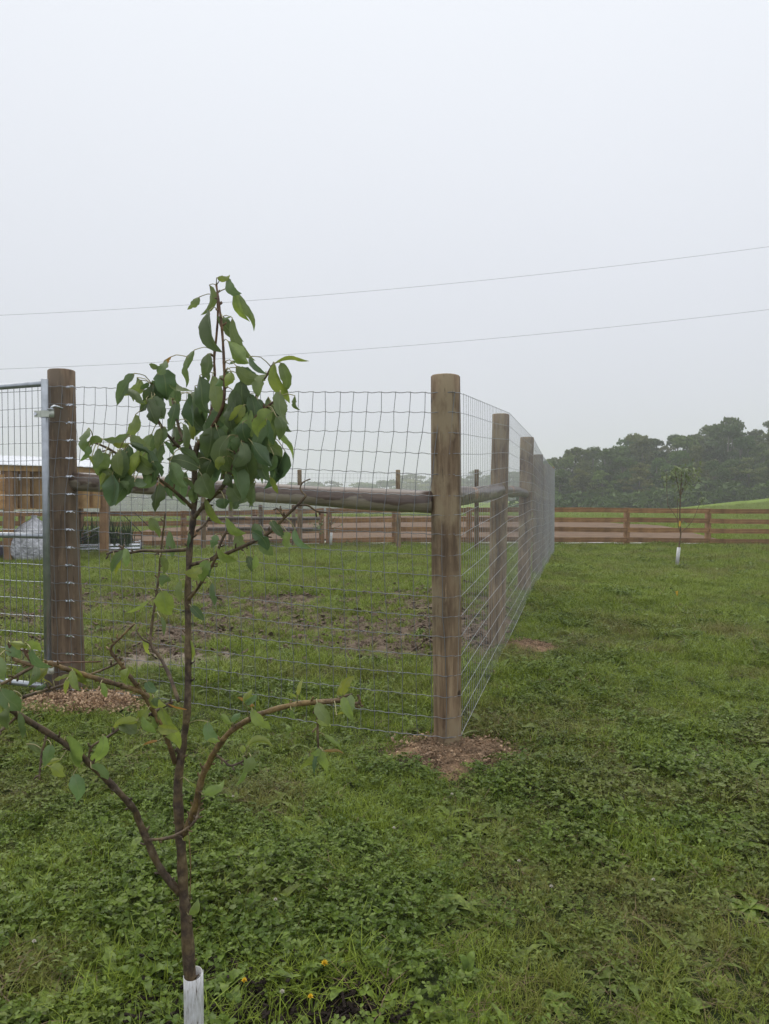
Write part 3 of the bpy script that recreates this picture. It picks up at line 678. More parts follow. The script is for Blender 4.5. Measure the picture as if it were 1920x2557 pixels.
def wires(path, parent, nrow, dv, leanfun, wr, dmax=99, knots=True, mt='wire'):
    S0, Pp = arc(path); Ltot = S0[-1]; pl = Vector(parent.location)
    ev = lambda s_: [np.interp(s_, S0, Pp[:, c_]) for c_ in range(4)]
    fr_ = np.linspace(0, 1, nrow)
    rj = rng.normal(0, .0025, nrow); rj[0] = rj[-1] = 0
    def zrow(i, s_):
        x_, y_, zt, zb = ev(s_); return zt+(zb-zt)*fr_[i]+rj[i]+.004*math.sin(s_*2.3+i)*(0 < i < nrow-1)
    sv = np.arange(dv*.4, Ltot, dv)
    for i in range(nrow):
        pts_ = []
        ss = np.unique(np.concatenate([S0, sv, sv-.02, sv+.02, sv+dv*.5])); ss = ss[(ss >= 0) & (ss <= Ltot)]
        if Ltot > 6: ss = np.unique(np.concatenate([S0, sv[sv < 6], (sv+.02)[sv < 6]]))
        for s2 in ss:
            x_, y_, zt, zb = ev(s2); near_ = np.min(np.abs(sv-s2))
            ph = math.sin((s2/dv)*math.pi*2); pts_.append(Vector((x_, y_, zrow(i, s2)+.0028*ph))-pl)
        mb = MB(); mb.tube(pts_, wr*(1.25 if i in (0, nrow-1) else 1), 5, cap=False); mb.build('horizontal_wire', M[mt], parent)
    for vi_, s2 in enumerate(sv):
        mb = MB(); pts_ = []; jx = rng.normal(0, .003, nrow)
        for i in range(nrow):
            s3 = s2+leanfun(fr_[i], s2/Ltot)+jx[i]; s3 = min(max(s3, 0), Ltot); x_, y_, zt, zb = ev(s3); q_ = Vector((x_, y_, zrow(i, s3)+.0028*math.sin((s3/dv)*math.pi*2)))-pl
            pts_.append(q_)
            if knots and s2 < dmax:
                r_ = wr*2.3; mb.add([q_+Vector(d_)*r_ for d_ in ((1,0,0),(-1,0,0),(0,1,0),(0,-1,0),(0,0,1.1),(0,0,-1.1))], [(0,2,4),(2,1,4),(1,3,4),(3,0,4),(2,0,5),(1,2,5),(3,1,5),(0,3,5)])
        mb.tube(pts_, wr*.9, 4, cap=False); mb.build('vertical_wire', M[mt], parent)
lean = lambda f, u: -.075*float(sm(f/.40))+.03*float(sm((f-.42)/.5))
wires(front, fr, 18, .0885, lean, WR)
wires(side, sd_, 18, .0885, lambda f, u: .01*math.sin(f*5), .00145, 6.5, mt='wire2')
# back run: too fine to tell apart wire by wire
mb = MB(); pl = Vector(bk.location); bp = [(PE[0], PE[1]), (2.4, 19.35), (.36, 19.65), (-2.23, 19.5), (-4.8, 19.65), (-7.4, 19.85)]
for i in range(18):
    mb.tube([Vector((x_, y_, 2.03-(2.0)*i/17))-pl for x_, y_ in bp], .0022, 3, cap=False)
Sb, Pb = arc(bp)
for s2 in np.arange(.05, Sb[-1], .10):
    x_ = np.interp(s2, Sb, Pb[:, 0]); y_ = np.interp(s2, Sb, Pb[:, 1]); mb.tube([Vector((x_, y_, 2.03))-pl, Vector((x_, y_, .03))-pl], .0018, 3, cap=False)
o = mb.build('wire_mesh', M['wire'], bk); o['kind'] = 'stuff'
# splices and staples on the gate post
S0, Pp = arc(front)
for i in range(18):
    f = i/17
    v = Matrix.Rotation(R(58-14*f), 3, 'Z') @ nrm; c_ = Vector((*off(GATE, v, .119), ztg+(zbg-ztg)*f)); mb = MB()
    for k_ in range(7):
        mb.box(c_+t_*(-.024+k_*.008)+Vector((0, -.004*ru(0, 1), ru(-.003, .003)))-fr.location, (.007, ru(.007, .011), ru(.009, .014)), 0, Matrix.Rotation(ru(-.8, .8), 3, 'Y'), .001)
    mb.tube([c_+t_*.028-fr.location, c_+t_*.045+Vector((0,.0,-.008))-fr.location, c_+t_*.05+Vector((0,.01,-.02))-fr.location], .0016, 4)
    mb.build('wire_splice', M['shiny'], fr, smooth=False)
    v = Matrix.Rotation(R(-48+ru(-5, 5)), 3, 'Z') @ nrm; c_ = Vector((*off(GATE, v, .118), ztg+(zbg-ztg)*f)); mb = MB()
    mb.tube([c_+Vector((-.004, .006, -.012))-fr.location, c_+Vector((-.004, -.004, 0))-fr.location, c_+Vector((.002, .006, .013))-fr.location], .0017, 5)
    mb.tube([c_+t_*(.012*math.cos(q_))*1+Vector((0, -.004, .007*math.sin(q_)))-fr.location for q_ in np.linspace(0, 5, 8)], .0013, 4)
    mb.build('staple', M['rust'], fr)
mb = MB(); v = Matrix.Rotation(R(30), 3, 'Z') @ nrm; c_ = Vector((*off(GATE, v, .12), 2.0))
w0 = Vector((*off(GATE, t_, .105), 0)); mb.tube([Vector(q_)-fr.location for q_ in sp([(w0.x, w0.y-.05, 2.0), (w0.x+.018, w0.y-.05, 1.93), (w0.x+.022, w0.y-.05, 1.86), (w0.x+.004, w0.y-.05, 1.78)])], .0015, 4); mb.build('loose_wire_end', M['wire'], fr)

# ------------------------------------------------------------------ tube gate
PZ = at(112, 1000, 5.03); gate = empty('tube_gate', (PZ.x, PZ.y, g1(PZ.x, PZ.y)), 'galvanised tube gate with welded wire mesh hinged on the dark round post', 'gate')
gl = Vector(gate.location); gd = Vector((-.93, .36, 0)).normalized(); WG = 1.25
ztop = at(110, 958, 5.03).z; zmid = at(100, 1338, 5.05).z; zlow = at(100, 1712, 5.05).z; poleb = at(112, 1727, 5.03).z; polet = at(112, 946, 5.03).z
def gpt(s_, z_): return Vector((PZ.x, PZ.y, z_))+gd*s_-gl
for s_ in (0, WG):
    mb = MB(); mb.tube([gpt(s_, poleb), gpt(s_, polet-.004), gpt(s_, polet)], [.0235, .0235, .019], 18); o = mb.build('upright_tube', M['galv'], gate)
for nm, z_ in (('top_rail', ztop), ('middle_rail', zmid), ('bottom_rail', zlow)):
    mb = MB(); mb.tube([gpt(.018, z_), gpt(WG-.018, z_-.006)], .0195, 16); mb.build(nm, M['galv'], gate)
# welded mesh: horizontals 4 inch class, verticals half of that, on the camera side of the rails
nv = Vector((gd.y, -gd.x, 0)); nv = nv if nv.y < 0 else -nv
rows_y = 43.3*5.05/F; zs = [ztop-.045-rows_y*i for i in range(40)]; zs = [z_ for z_ in zs if z_ > zlow-.005]
for z_ in zs:
    mb = MB(); mb.tube([gpt(.015+WG*.97*k_/8, z_+.0015*math.sin(k_*2+z_*30))+nv*(.012 if abs(z_-zmid) > .03 else .021) for k_ in range(9)], .0024, 6); mb.build('horizontal_wire', M['shiny'], gate)
for s_ in np.arange(.045, WG-.02, .0545):
    mb = MB(); mb.tube([gpt(s_+.001*math.sin(k_+s_*40), ztop-.02+(zlow-ztop+.03)*k_/10)+nv*(.014 if k_ not in (5,) else .024) for k_ in range(11)], .0022, 5); mb.build('vertical_wire', M['wire'], gate)
for hy in (1034, 1672):
    c_ = at(112, hy, 5.03); hg = MB()
    for k_ in (0, 1): pass
    hg.tube([Vector((c_.x, c_.y, c_.z-.022))-gl, Vector((c_.x, c_.y, c_.z+.022))-gl], .029, 18)
    hg.box(Vector((c_.x-.045, c_.y-.006, c_.z))-gl, (.045, .007, .044)); hg.box(Vector((c_.x+.035, c_.y-.020, c_.z))-gl, (.05, .008, .042))
    ho = hg.build('hinge_clamp', M['clamp'], gate, smooth=False)
    mb = MB(); q_ = Vector((c_.x+.055, c_.y-.022, c_.z))-gl; mb.tube([q_-Vector((0,0,.024)), q_+Vector((0,0,.024))], .017, 14); mb.build('hinge_eye', M['clamp'], ho)
    mb = MB(); mb.tube([q_+Vector((-.004,-.002,.026)), q_+Vector((-.004,-.002,.032))], .024, 14); mb.tube([q_+Vector((0,0,.032)), q_+Vector((.004,0,.045)), q_+Vector((.014,.01,.054)), q_+Vector((.028,.03,.05)), q_+Vector((.04,.07,.045))], .0095, 10); mb.build('hinge_pin', M['shiny'], ho)
    mb = MB(); mb.tube([Vector((c_.x-.058, c_.y-.018, c_.z))-gl, Vector((c_.x-.058, c_.y+.012, c_.z))-gl], .011, 6); mb.build('bolt', M['shiny'], ho, smooth=False)

# ------------------------------------------------------------------ board fence
def fz(px): return np.interp(px, [-200, 300, 420, 900, 1400, 1920, 2400], [-.10, -.12, -.11, 0, .01, -.05, -.1])
bf = empty('board_fence', (at(1565, 1350, 21.5).x, 21.5, 0), 'four board brown timber fence crossing behind the lawn, right of the gate posts', 'fence')
bf2 = empty('board_fence', (at(600, 1350, 21.5).x, 21.5, 0), 'four board brown timber fence seen through the wire at the left', 'fence')
pposts = [-350, -148, 54, 256, 458, 636, 803]; pposts2 = [820, 984, 1171, 1373, 1565, 1768, 1972, 2175, 2380]
BZ = [1.02, .745, .455, .165]
def boards(par, posts):
    for px in posts:
        x_ = (px-960)/F*21.5; g_ = g1(x_, 21.5); zt = 1.10+fz(px); mb = MB()
        mb.box((0, 0, (zt+g_-.3)/2), (.135+.01*random.random(), .13, zt-g_+.3), 0, Matrix.Rotation(ru(-.012, .012), 3, 'Y'), .003)
        o = mb.build('fence_post', M['board_post'], par, smooth=False); o.location = Vector((x_, 21.5, 0))-par.location
    for a_, b_ in zip(posts[:-1], posts[1:]):
        if b_-a_ < 60: continue
        for z_ in BZ:
            x0 = (a_-960)/F*21.5+.012; x1 = (b_-960)/F*21.5-.012; mb = MB(); L_ = x1-x0; ns = 6; hh = .068; vs = []
            for k_ in range(ns+1):
                t = k_/ns; zb = .006*math.sin(3*t+z_*9+a_)
                for dy_, dz_ in ((-.014, -hh), (.014, -hh), (.014, hh), (-.014, hh)): vs.append((-L_/2+L_*t, dy_, dz_+zb+ru(-.002, .002)))
            fs = [(4*k_+j, 4*k_+(j+1) % 4, 4*k_+4+(j+1) % 4, 4*k_+4+j) for k_ in range(ns) for j in range(4)]+[(3,2,1,0), (4*ns, 4*ns+1, 4*ns+2, 4*ns+3)]
            mb.add(vs, fs); o = mb.build('board', M['board'], par, smooth=False)
            o.location = Vector(((x0+x1)/2, 21.5-.0825, z_+(fz(a_)+fz(b_))/2+ru(-.008, .008)))-par.location
            o.rotation_euler = (ru(-.02, .02), -math.atan2(fz(b_)-fz(a_), L_)+ru(-.002, .002), 0)
boards(bf2, pposts); boards(bf, pposts2)
# low log rail fence with wire in front of the left part
lr = empty('log_rail_fence', (at(690, 1350, 21.0).x, 21.0, 0), 'low round log rail fence with fine wire seen below the brace log', 'fence')
ll = Vector(lr.location)
for px in (575, 650, 733): 
    x_ = (px-960)/F*21.0; z0 = g1(x_, 21.0); mb = post_mesh(.062, .058, 1.17-z0, px); o = mb.build('fence_post', M['post'], lr); o.location = Vector((x_, 21.0, z0))-ll
for z_ in (.80, .5):
    x0, x1 = (520-960)/F*21, (800-960)/F*21; mb = MB(); mb.tube([Vector((x0+(x1-x0)*k_/6, 20.92, z_+.01*math.sin(k_)))-ll for k_ in range(7)], .05, 10); mb.build('rail_log', M['log'], lr)
mb = MB(); x0, x1 = (520-960)/F*21, (800-960)/F*21
for s_ in np.arange(x0, x1, .075): mb.tube([Vector((s_, 20.86, .1))-ll, Vector((s_, 20.86, 1.05))-ll], .0022, 3, cap=False)
for z_ in np.arange(.1, 1.06, .09): mb.tube([Vector((x0, 20.86, z_))-ll, Vector((x1, 20.86, z_))-ll], .0024, 3, cap=False)
mb.build('wire_mesh', M['wire'], lr)['kind'] = 'stuff'
# ------------------------------------------------------------------ power lines
for (a, b, c, lb, D_) in (((-600, 805), (647, 749), (1920, 616), 'upper thin power line crossing the grey sky', 26), ((-600, 935), (660, 889), (1920, 773), 'lower thin power line crossing the grey sky', 26)):
    X_ = np.array([a[0], b[0], c[0]]); Yp = np.array([a[1], b[1], c[1]]); cf = np.polyfit(X_, Yp, 2)
    mb = MB(); pts_ = [at(px, np.polyval(cf, px), D_) for px in np.linspace(-900, 2900, 50)]; base = pts_[0].copy()
    mb.tube([q_-base for q_ in pts_], .0052, 5); o = mb.build('power_line', M['cable']); o.location = base; tag(o, lb, 'power line', 'power lines overhead')

# ------------------------------------------------------------------ coop
cl_ = at(14, 1400, 16.5); cr_ = at(271, 1384, 18.3)
fd = Vector((cr_.x-cl_.x, cr_.y-cl_.y, 0)); Lf = fd.length; fd.normalize(); bd_ = Vector((-fd.y, fd.x, 0)); bd_ = bd_ if bd_.y > 0 else -bd_
CO = Vector((cr_.x, cr_.y, 0)); coop = empty('chicken_coop', (CO.x, CO.y, g1(CO.x, CO.y)), 'raised wooden chicken coop with sheet metal roof behind the gate', 'coop'); cl0 = Vector(coop.location)
Wc = Lf+2.0; Dc = 1.35
def cpt(s_, d_, z_): return CO-fd*s_+bd_*d_+Vector((0,0,z_))-cl0
zu, zt_ = 1.14, 2.05
for s_ in (.09, Lf-.09, Wc-.1):
    for d_ in (.04, Dc):
        g_ = g1(*(CO-fd*s_+bd_*d_).xy); mb = MB(); mb.bar(cpt(s_, d_, g_-.2), cpt(s_, d_, zt_-.02+.12*d_), .17, .15); o = mb.build('leg', M['coop_leg'], coop, smooth=False)
def panel(s0, s1, d_, z0, z1, nm, mt, step, parent=coop, vertical=True, thick=.02):
    if vertical:
        k_ = s0
        while k_ < s1-.01:
            e_ = min(k_+step, s1); mb = MB(); mb.bar(cpt((k_+e_)/2, d_+ru(-.002, .002), z0), cpt((k_+e_)/2, d_, z1), e_-k_-.006, thick); mb.build(nm, mt, parent, smooth=False); k_ = e_
    else:
        z_ = z0
        while z_ < z1-.01:
            e_ = min(z_+step, z1); mb = MB(); mb.bar(cpt(s0, d_, (z_+e_)/2), cpt(s1, d_+ru(-.003, .003), (z_+e_)/2), thick, e_-z_-.008); mb.build(nm, mt, parent, smooth=False); z_ = e_
panel(.18, Lf-.18, .05, zu, zt_-.02, 'siding_board', M['coop'], .28)
panel(Lf+.0, Wc-.2, .0, zu+.02, zt_-.12, 'door_board', M['coop2'], .2, vertical=False)
panel(0, Wc, Dc+.05, zu, zt_+.1, 'siding_board', M['coop'], .4)
for d0, s_ in ((0, .0), (0, Wc)):
    for k_ in range(5):
        mb = MB(); a = cpt(s_, .12+k_*.25, zu); b = cpt(s_, .12+k_*.25, zt_+.02*k_); mb.bar(a, b, .02, .24); mb.build('siding_board', M['coop'], coop, smooth=False)
mb = MB(); mb.add([cpt(0,.05,zu), cpt(Wc,.05,zu), cpt(Wc,Dc,zu), cpt(0,Dc,zu), cpt(0,.05,zu+.02), cpt(Wc,.05,zu+.02), cpt(Wc,Dc,zu+.02), cpt(0,Dc,zu+.02)], [(3,2,1,0),(4,5,6,7),(0,1,5,4),(1,2,6,5),(2,3,7,6),(3,0,4,7)]); mb.build('floor', M['coop'], coop, smooth=False)
mb = MB(); mb.bar(cpt(-.05, -.05, zt_+.02), cpt(Wc+.05, -.05, zt_+.02), .03, .13); mb.build('fascia_board', M['coop'], coop, smooth=False)
mb = MB(); nr_ = 70
vs = []
for k_ in range(nr_+1):
    s_ = -.12+(Wc+.24)*k_/nr_; rz = .012*math.sin(k_*math.pi)
    rz = .014*(k_ % 2)
    for d_, z_ in ((-.16, zt_+.09), (Dc+.15, zt_+.36)): vs += [cpt(s_, d_, z_+rz), cpt(s_, d_, z_+rz-.006)]
fs = []
for k_ in range(nr_): b = 4*k_; fs += [(b, b+2, b+6, b+4), (b+1, b+5, b+7, b+3), (b, b+4, b+5, b+1), (b+2, b+3, b+7, b+6)]
mb.add(vs, fs); mb.build('roof_sheet', M['roof'], coop, smooth=False)
mb = MB(); q_ = cpt(Lf-.32, -.01, zt_-.18); mb.box(q_, (.03, .015, .14)); mb.build('latch', M['galv'], coop, smooth=False)
# grey bulk bag under the coop
bc = at(92, 1388, 16.9); bz = g1(bc.x, bc.y)
mb = MB(); rings = []; n_ = 28; hts = [0, .15, .35, .55, .72, .85, .93, .98, 1.02]; rad = [.44, .50, .50, .46, .36, .22, .10, .05, .07]
vs = []
for h_, r_ in zip(hts, rad):
    for k_ in range(n_):
        a_ = 2*math.pi*k_/n_; q_ = r_*(1+.09*math.sin(5*a_+h_*4)+.06*math.sin(9*a_-h_*7)+ru(-.03, .03)); vs.append((q_*math.cos(a_)-.05*h_, q_*math.sin(a_), h_+ru(-.012, .012)))
fs = [(j*n_+k_, j*n_+(k_+1) % n_, (j+1)*n_+(k_+1) % n_, (j+1)*n_+k_) for j in range(len(hts)-1) for k_ in range(n_)]+[tuple(8*n_+k_ for k_ in range(n_))]
mb.add(vs, fs); o = mb.build('bulk_bag', M['tarp']); o.location = (bc.x, bc.y, bz); tag(o, 'crumpled pale grey tied bulk bag standing under the coop', 'bag')
bc = at(-10, 1385, 17.4); mb = MB(); n_ = 16; vs = []
for h_, r_ in ((0, .3), (.1, .36), (.22, .3), (.3, .16), (.33, .03)):
    for k_ in range(n_): a_ = 2*math.pi*k_/n_; q_ = r_*(1+.12*math.sin(3*a_+h_*9)+ru(-.05, .05)); vs.append((1.2*q_*math.cos(a_), q_*math.sin(a_)*.7, h_))
mb.add(vs, [(j*n_+k_, j*n_+(k_+1) % n_, (j+1)*n_+(k_+1) % n_, (j+1)*n_+k_) for j in range(4) for k_ in range(n_)]+[tuple(4*n_+k_ for k_ in range(n_))])
o = mb.build('feed_sack', M['purple']); o.location = (bc.x, bc.y, g1(bc.x, bc.y)); tag(o, 'dark slumped sack on the grass at the far left under the coop', 'sack')
# wheelbarrow
wb = at(140, 1398, 17.3); wbz = g1(wb.x, wb.y); wbo = empty('wheelbarrow', (wb.x, wb.y, wbz), 'black wheelbarrow half hidden behind the gate post', 'wheelbarrow')
mb = MB(); top = [(-.5,-.3,.62),(.45,-.3,.66),(.45,.3,.66),(-.5,.3,.62)]; bot = [(-.2,-.18,.34),(.28,-.2,.32),(.28,.2,.32),(-.2,.18,.34)]
vs = top+bot+[(x_*.93, y_*.9, z_+.002) for x_, y_, z_ in top]+[(x_*.9, y_*.9, z_+.02) for x_, y_, z_ in bot]
mb.add(vs, [(0,1,5,4),(1,2,6,5),(2,3,7,6),(3,0,4,7),(4,5,6,7),(9,8,12,13),(10,9,13,14),(11,10,14,15),(8,11,15,12),(15,14,13,12),(0,8,9,1),(1,9,10,2),(2,10,11,3),(3,11,8,0)]); mb.build('tray', M['tray'], wbo, smooth=False)
mb = MB(); mb.tube([(-.45+.18*math.cos(a_), 0, .19+.18*math.sin(a_)) for a_ in np.linspace(0, 2*math.pi, 22)], .045, 10); mb.build('wheel', M['black'], wbo)
for sy in (-1, 1):
    mb = MB(); mb.tube([(-.45, .07*sy, .19), (-.15, .2*sy, .3), (.35, .24*sy, .33), (.85, .28*sy, .55)], .017, 8); mb.build('handle', M['black'], wbo)
    mb = MB(); mb.tube([(.2, .22*sy, .32), (.27, .24*sy, .02), (.42, .24*sy, .02), (.4, .24*sy, .34)], .014, 8); mb.build('leg', M['black'], wbo)
# galvanised raised bed, frame and strappy plants
rb0 = at(170, 1384, 18.6); rb1 = at(352, 1375, 19.2); bd1 = Vector((rb1.x-rb0.x, rb1.y-rb0.y, 0)); LB = bd1.length; bd1.normalize(); bn = Vector((-bd1.y, bd1.x, 0))
rbz = g1(rb1.x, rb1.y)-.02; rbo = empty('raised_bed', (rb0.x, rb0.y, rbz), 'corrugated galvanised raised garden bed right of the gate post', 'raised bed')
def corr(a, b, nm):
    mb = MB(); vs = []; nz_ = 24; nn_ = bn if abs((b-a).normalized().dot(bd1)) > .5 else bd1
    for s_ in (a, b):
        for k_ in range(nz_+1): z_ = .30*k_/nz_; vs.append(s_+nn_*(.016*math.sin(z_/.30*2*math.pi*3.5))+Vector((0,0,z_)))
    m_ = nz_+1; vs2 = [v_+nn_*.004 for v_ in vs]
    mb.add(vs+vs2, [(k_, m_+k_, m_+k_+1, k_+1) for k_ in range(nz_)]+[(2*m_+k_+1, 3*m_+k_+1, 3*m_+k_, 2*m_+k_) for k_ in range(nz_)]); mb.build(nm, M['shiny'], rbo)
o0 = Vector((0,0,0)); e0 = bd1*LB; WB = .9
corr(o0, e0, 'side_panel'); corr(bn*WB, e0+bn*WB, 'side_panel'); corr(o0, bn*WB, 'side_panel'); corr(e0, e0+bn*WB, 'side_panel')
for c_ in (o0, e0, bn*WB, e0+bn*WB, bd1*LB*.42):
    mb = MB(); mb.tube([c_-bn*.0, c_+Vector((0,0,.31))], .028, 10); mb.build('corner_trim', M['galv'], rbo)
mb = MB(); mb.add([o0+Vector((0,0,.26)), e0+Vector((0,0,.26)), e0+bn*WB+Vector((0,0,.26)), bn*WB+Vector((0,0,.26))], [(0,1,2,3)]); mb.build('soil', M['mound'], rbo)
tf0 = at(205, 1372, 18.45); tf = empty('pipe_frame', (tf0.x, tf0.y, g1(tf0.x, tf0.y)), 'thin black pipe frame standing around the raised bed plants', 'frame'); tl = Vector(tf.location)
for d_ in (0, .95):
    mb = MB(); mb.tube([at(190, 1375, 18.4)+Vector((0,d_,0))-tl, at(190, 1283, 18.4)+Vector((0,d_,0))-tl, at(305, 1283, 18.7)+Vector((0,d_,0))-tl, at(353, 1330, 18.9)+Vector((0,d_,0))-tl, at(353, 1374, 18.9)+Vector((0,d_,0))-tl], .012, 6); mb.build('hoop', M['black'], tf)
mb = MB(); mb.tube([at(190, 1346, 18.4)-tl, at(353, 1346, 18.9)-tl], .009, 6); mb.build('crossbar', M['black'], tf)
mb = MB(); mb.tube([at(302, 1330, 18.7)-tl, at(302, 1372, 18.7)-tl], .009, 6); mb.build('crossbar', M['black'], tf)
mb = MB(); mb.tube([at(206, 1333, 18.2)-tl, at(250, 1316, 18.5)-tl], .014, 6); mb.build('loose_pipe', M['galv'], tf)
for i, (px, lb) in enumerate(((200, 'strappy dark green plant beside the gate post in the raised bed'), (238, 'strappy dark green plant behind the coop leg in the raised bed'), (285, 'tall strappy plant right of the coop leg in the raised bed'), (318, 'rightmost strappy plant leaning outward in the raised bed'))):
    c_ = at(px, 1352, 19.2); mb = MB()
    for k_ in range(75): blade(mb, (ru(-.13, .13), ru(-.25, .25), 0), ru(0, 6.28), ru(.45, .95), ru(.018, .034), ru(.05, .7), 0, 4)
    o = mb.build('iris_plant', M['strap']); o.location = (c_.x, c_.y, rbz+.24); tag(o, lb, 'plant', 'strappy plants in the raised bed')

# ------------------------------------------------------------------ pear tree in the foreground (traced as branches in depth)
DT = 1.45; pz = g1(at(480, 2000, DT).x, DT); pear = empty('pear_tree', (at(486, 2560, DT).x, DT, pz), 'young pear tree with drooping green leaves standing nearest the camera', 'tree'); pl = Vector(pear.location)
PX = DT/F
BR = []   # (pixel path with depth offset, radii in px, colour)
def br(path, rads, col=(1, 1, 1), nm='branch', wob=.05):
    """path: (px,py,depth offset m)"""
    q_ = sp([(*p_, r_) for p_, r_ in zip(path, np.interp(np.linspace(0, 1, len(path)), np.linspace(0, 1, len(rads)), rads))], 4)
    pts_ = [at(p_[0], p_[1], DT+p_[2]) for p_ in q_]; sw = ru(0, 9); rr_ = [max(.8, p_[3])*PX*(1+.09*math.sin(i_*1.7+sw)+random.uniform(-.07, .07)) for i_, p_ in enumerate(q_)]
    mb = MB(); mb.tube([p_-pl for p_ in pts_], rr_, 10, wob=wob); o = mb.build(nm, M['bark'], pear); o.color = (*col, 1)
    for p_ in q_: BR.append((p_[0], p_[1], p_[2]))
    for i_ in range(3, len(pts_)-1):
        if rads[0] > 2.3 and random.random() < .33:
            a = pts_[i_]-pl; t2 = (pts_[i_]-pts_[i_-1]).normalized(); sd2 = t2.cross(Vector((ru(-.6,.6), 1, ru(-.6,.6)))).normalized()*random.choice((-1, 1)); r2_ = rr_[i_]
            l2 = ru(3, 9)*PX; sb = MB(); e2 = a+sd2*(r2_+l2)+t2*l2*.8
            sb.tube([a+sd2*r2_*.5, a+sd2*(r2_+l2*.5)+t2*l2*.3, e2, e2+sd2*1.5*PX+t2*2*PX], [r2_*.75, ru(1.6, 2.4)*PX, ru(1.8, 2.8)*PX, .6*PX], 6); s2o = sb.build('bud', M['bark'], o); s2o.color = (*col, 1)
    return o
dk = (.8, .75, .75); yl = (2.1, 1.9, 1.3); gyc = (1.25, 1.2, 1.05); rd_ = (1.5, .95, .85)
br([(490,3150,0),(486,2800,0),(482,2560,0),(474,2440,0),(465,2300,0),(459,2231,0),(452,2116,0),(447,2040,0),(444,1969,0),(452,1888,.0),(467,1779,0),(470,1617,0),(469,1481,0),(474,1362,0),(483,1290,0),(486,1218,0),(486,1146,.01),(494,1105,.01)], [19,18,15.5,15,13,12.5,11.5,9.5,8.5,8,7.5,7.5,7,6.5], dk, 'trunk')
br([(487,1160,.0),(470,1110,.03),(452,1085,.05),(440,1040,.06),(430,1000,.08)], [6.5,4,3], dk)
br([(494,1110,.01),(520,1080,0),(545,1040,-.02),(559,1001,-.03),(560,929,-.03),(555,833,-.02),(547,760,-.01),(540,712,0)], [6,5,4,3.5,3,2.8], rd_)
br([(516,1085,0),(530,1010,.05),(536,948,.06),(535,890,.06),(541,833,.05),(544,775,.04),(540,730,.04)], [4.5,3.5,3,2.6], rd_)
br([(482,1295,0),(515,1256,-.02),(554,1218,-.04),(575,1180,-.05),(600,1120,-.06),(632,1040,-.05),(645,968,-.04),(665,939,-.03),(680,912,-.03)], [6,5.5,5,4.5,4,3.2,2.8], dk)
br([(612,1085,-.06),(640,1040,-.09),(668,1015,-.10),(700,990,-.11)], [3.5,2.4], rd_)
br([(560,1210,-.04),(600,1170,.02),(640,1130,.05),(680,1090,.06)], [4,3,2.2], dk)
br([(479,1268,0),(462,1250,-.02),(419,1213,-.05),(371,1179,-.08),(320,1150,-.1),(270,1120,-.12),(235,1105,-.13)], [5,4.2,3.2,2.4], gyc)
br([(486,1150,0),(440,1110,-.04),(400,1060,-.06),(375,1000,-.07),(400,940,-.07),(412,900,-.07)], [4.5,3.2,2.4], dk)
br([(471,1372,0),(409,1376,.02),(356,1375,.04),(313,1382,.05),(289,1376,.05),(266,1384,.05)], [5,4,3.4,2.8], dk); br([(316,1381,.05),(306,1368,.05),(296,1362,.05)], [3.5,3])
br([(478,1410,0),(530,1396,-.03),(578,1377,-.05),(626,1356,-.07),(674,1329,-.09),(713,1290,-.1),(747,1257,-.11),(764,1238,-.11)], [5,4.5,3.6,3], dk)
br([(742,1262,-.11),(768,1262,-.1),(790,1276,-.09),(818,1280,-.09)], [2.6,2], dk); br([(710,1293,-.1),(700,1278,-.1),(690,1268,-.1)], [2.4,2]); br([(764,1238,-.11),(750,1222,-.1),(756,1205,-.1),(775,1196,-.1)], [2,1.6], gyc)
br([(464,1503,0),(488,1476,-.02),(520,1427,-.04),(536,1398,-.05),(552,1353,-.05),(573,1314,-.05)], [5,4,3.4,2.8], gyc); br([(490,1474,-.03),(505,1445,-.08),(515,1405,-.1),(540,1385,-.11)], [2.4,2])
br([(492,1326,0),(510,1310,.02),(527,1288,.03)], [3.4,2.6], gyc)
br([(446,1752,0),(423,1687,.03),(401,1644,.05),(377,1609,.06),(379,1562,.07),(387,1508,.07),(396,1443,.07),(401,1385,.07),(409,1314,.07),(412,1281,.07)], [4.8,4.5,4,3.5,3,2.6,2.2], gyc)
br([(377,1607,.06),(358,1598,.06),(345,1582,.06),(340,1572,.06)], [2.4,1.8])
br([(437,1905,0),(417,1844,-.03),(398,1806,-.05),(379,1768,-.06),(347,1720,-.08),(325,1690,-.09),(303,1660,-.1),(276,1622,-.11),(303,1590,-.12),(336,1557,-.13)], [6.5,6,5.5,5,4.5,3,2.4], yl)
br([(447,2228,0),(416,2191,-.01),(393,2156,-.02),(370,2104,-.03),(347,2052,-.04),(336,2023,-.05),(293,1974,-.08),(238,1920,-.11),(190,1877,-.14),(125,1833,-.17),(54,1790,-.2),(22,1768,-.22),(0,1747,-.23),(-120,1690,-.28),(-260,1640,-.32)], [9,9,8.5,8,7.5,7,6.5,6,5.5,4], dk)
br([(379,1745,-.06),(350,1728,-.08),(325,1718,-.09),(271,1703,-.12),(217,1687,-.14),(163,1670,-.16),(125,1656,-.17),(87,1661,-.18),(60,1655,-.18),(33,1646,-.18)], [6,6,5.5,5,4], yl)
br([(87,1662,-.18),(43,1687,-.2),(0,1709,-.22),(-80,1730,-.25)], [4,3.4,3], gyc); br([(130,1655,-.17),(180,1654,-.14),(252,1652,-.1)], [2.2,1.8], rd_)
br([(87,1660,-.18),(74,1645,-.18),(64,1632,-.18),(60,1622,-.18)], [3.8,3], rd_); br([(33,1646,-.18),(27,1625,-.18),(20,1606,-.18)], [2.6,2], rd_)
br([(57,1741,-.2),(108,1725,-.17),(163,1709,-.15),(217,1687,-.13),(260,1671,-.1),(293,1655,-.1),(306,1642,-.1)], [3.4,2.8,2.2], gyc)
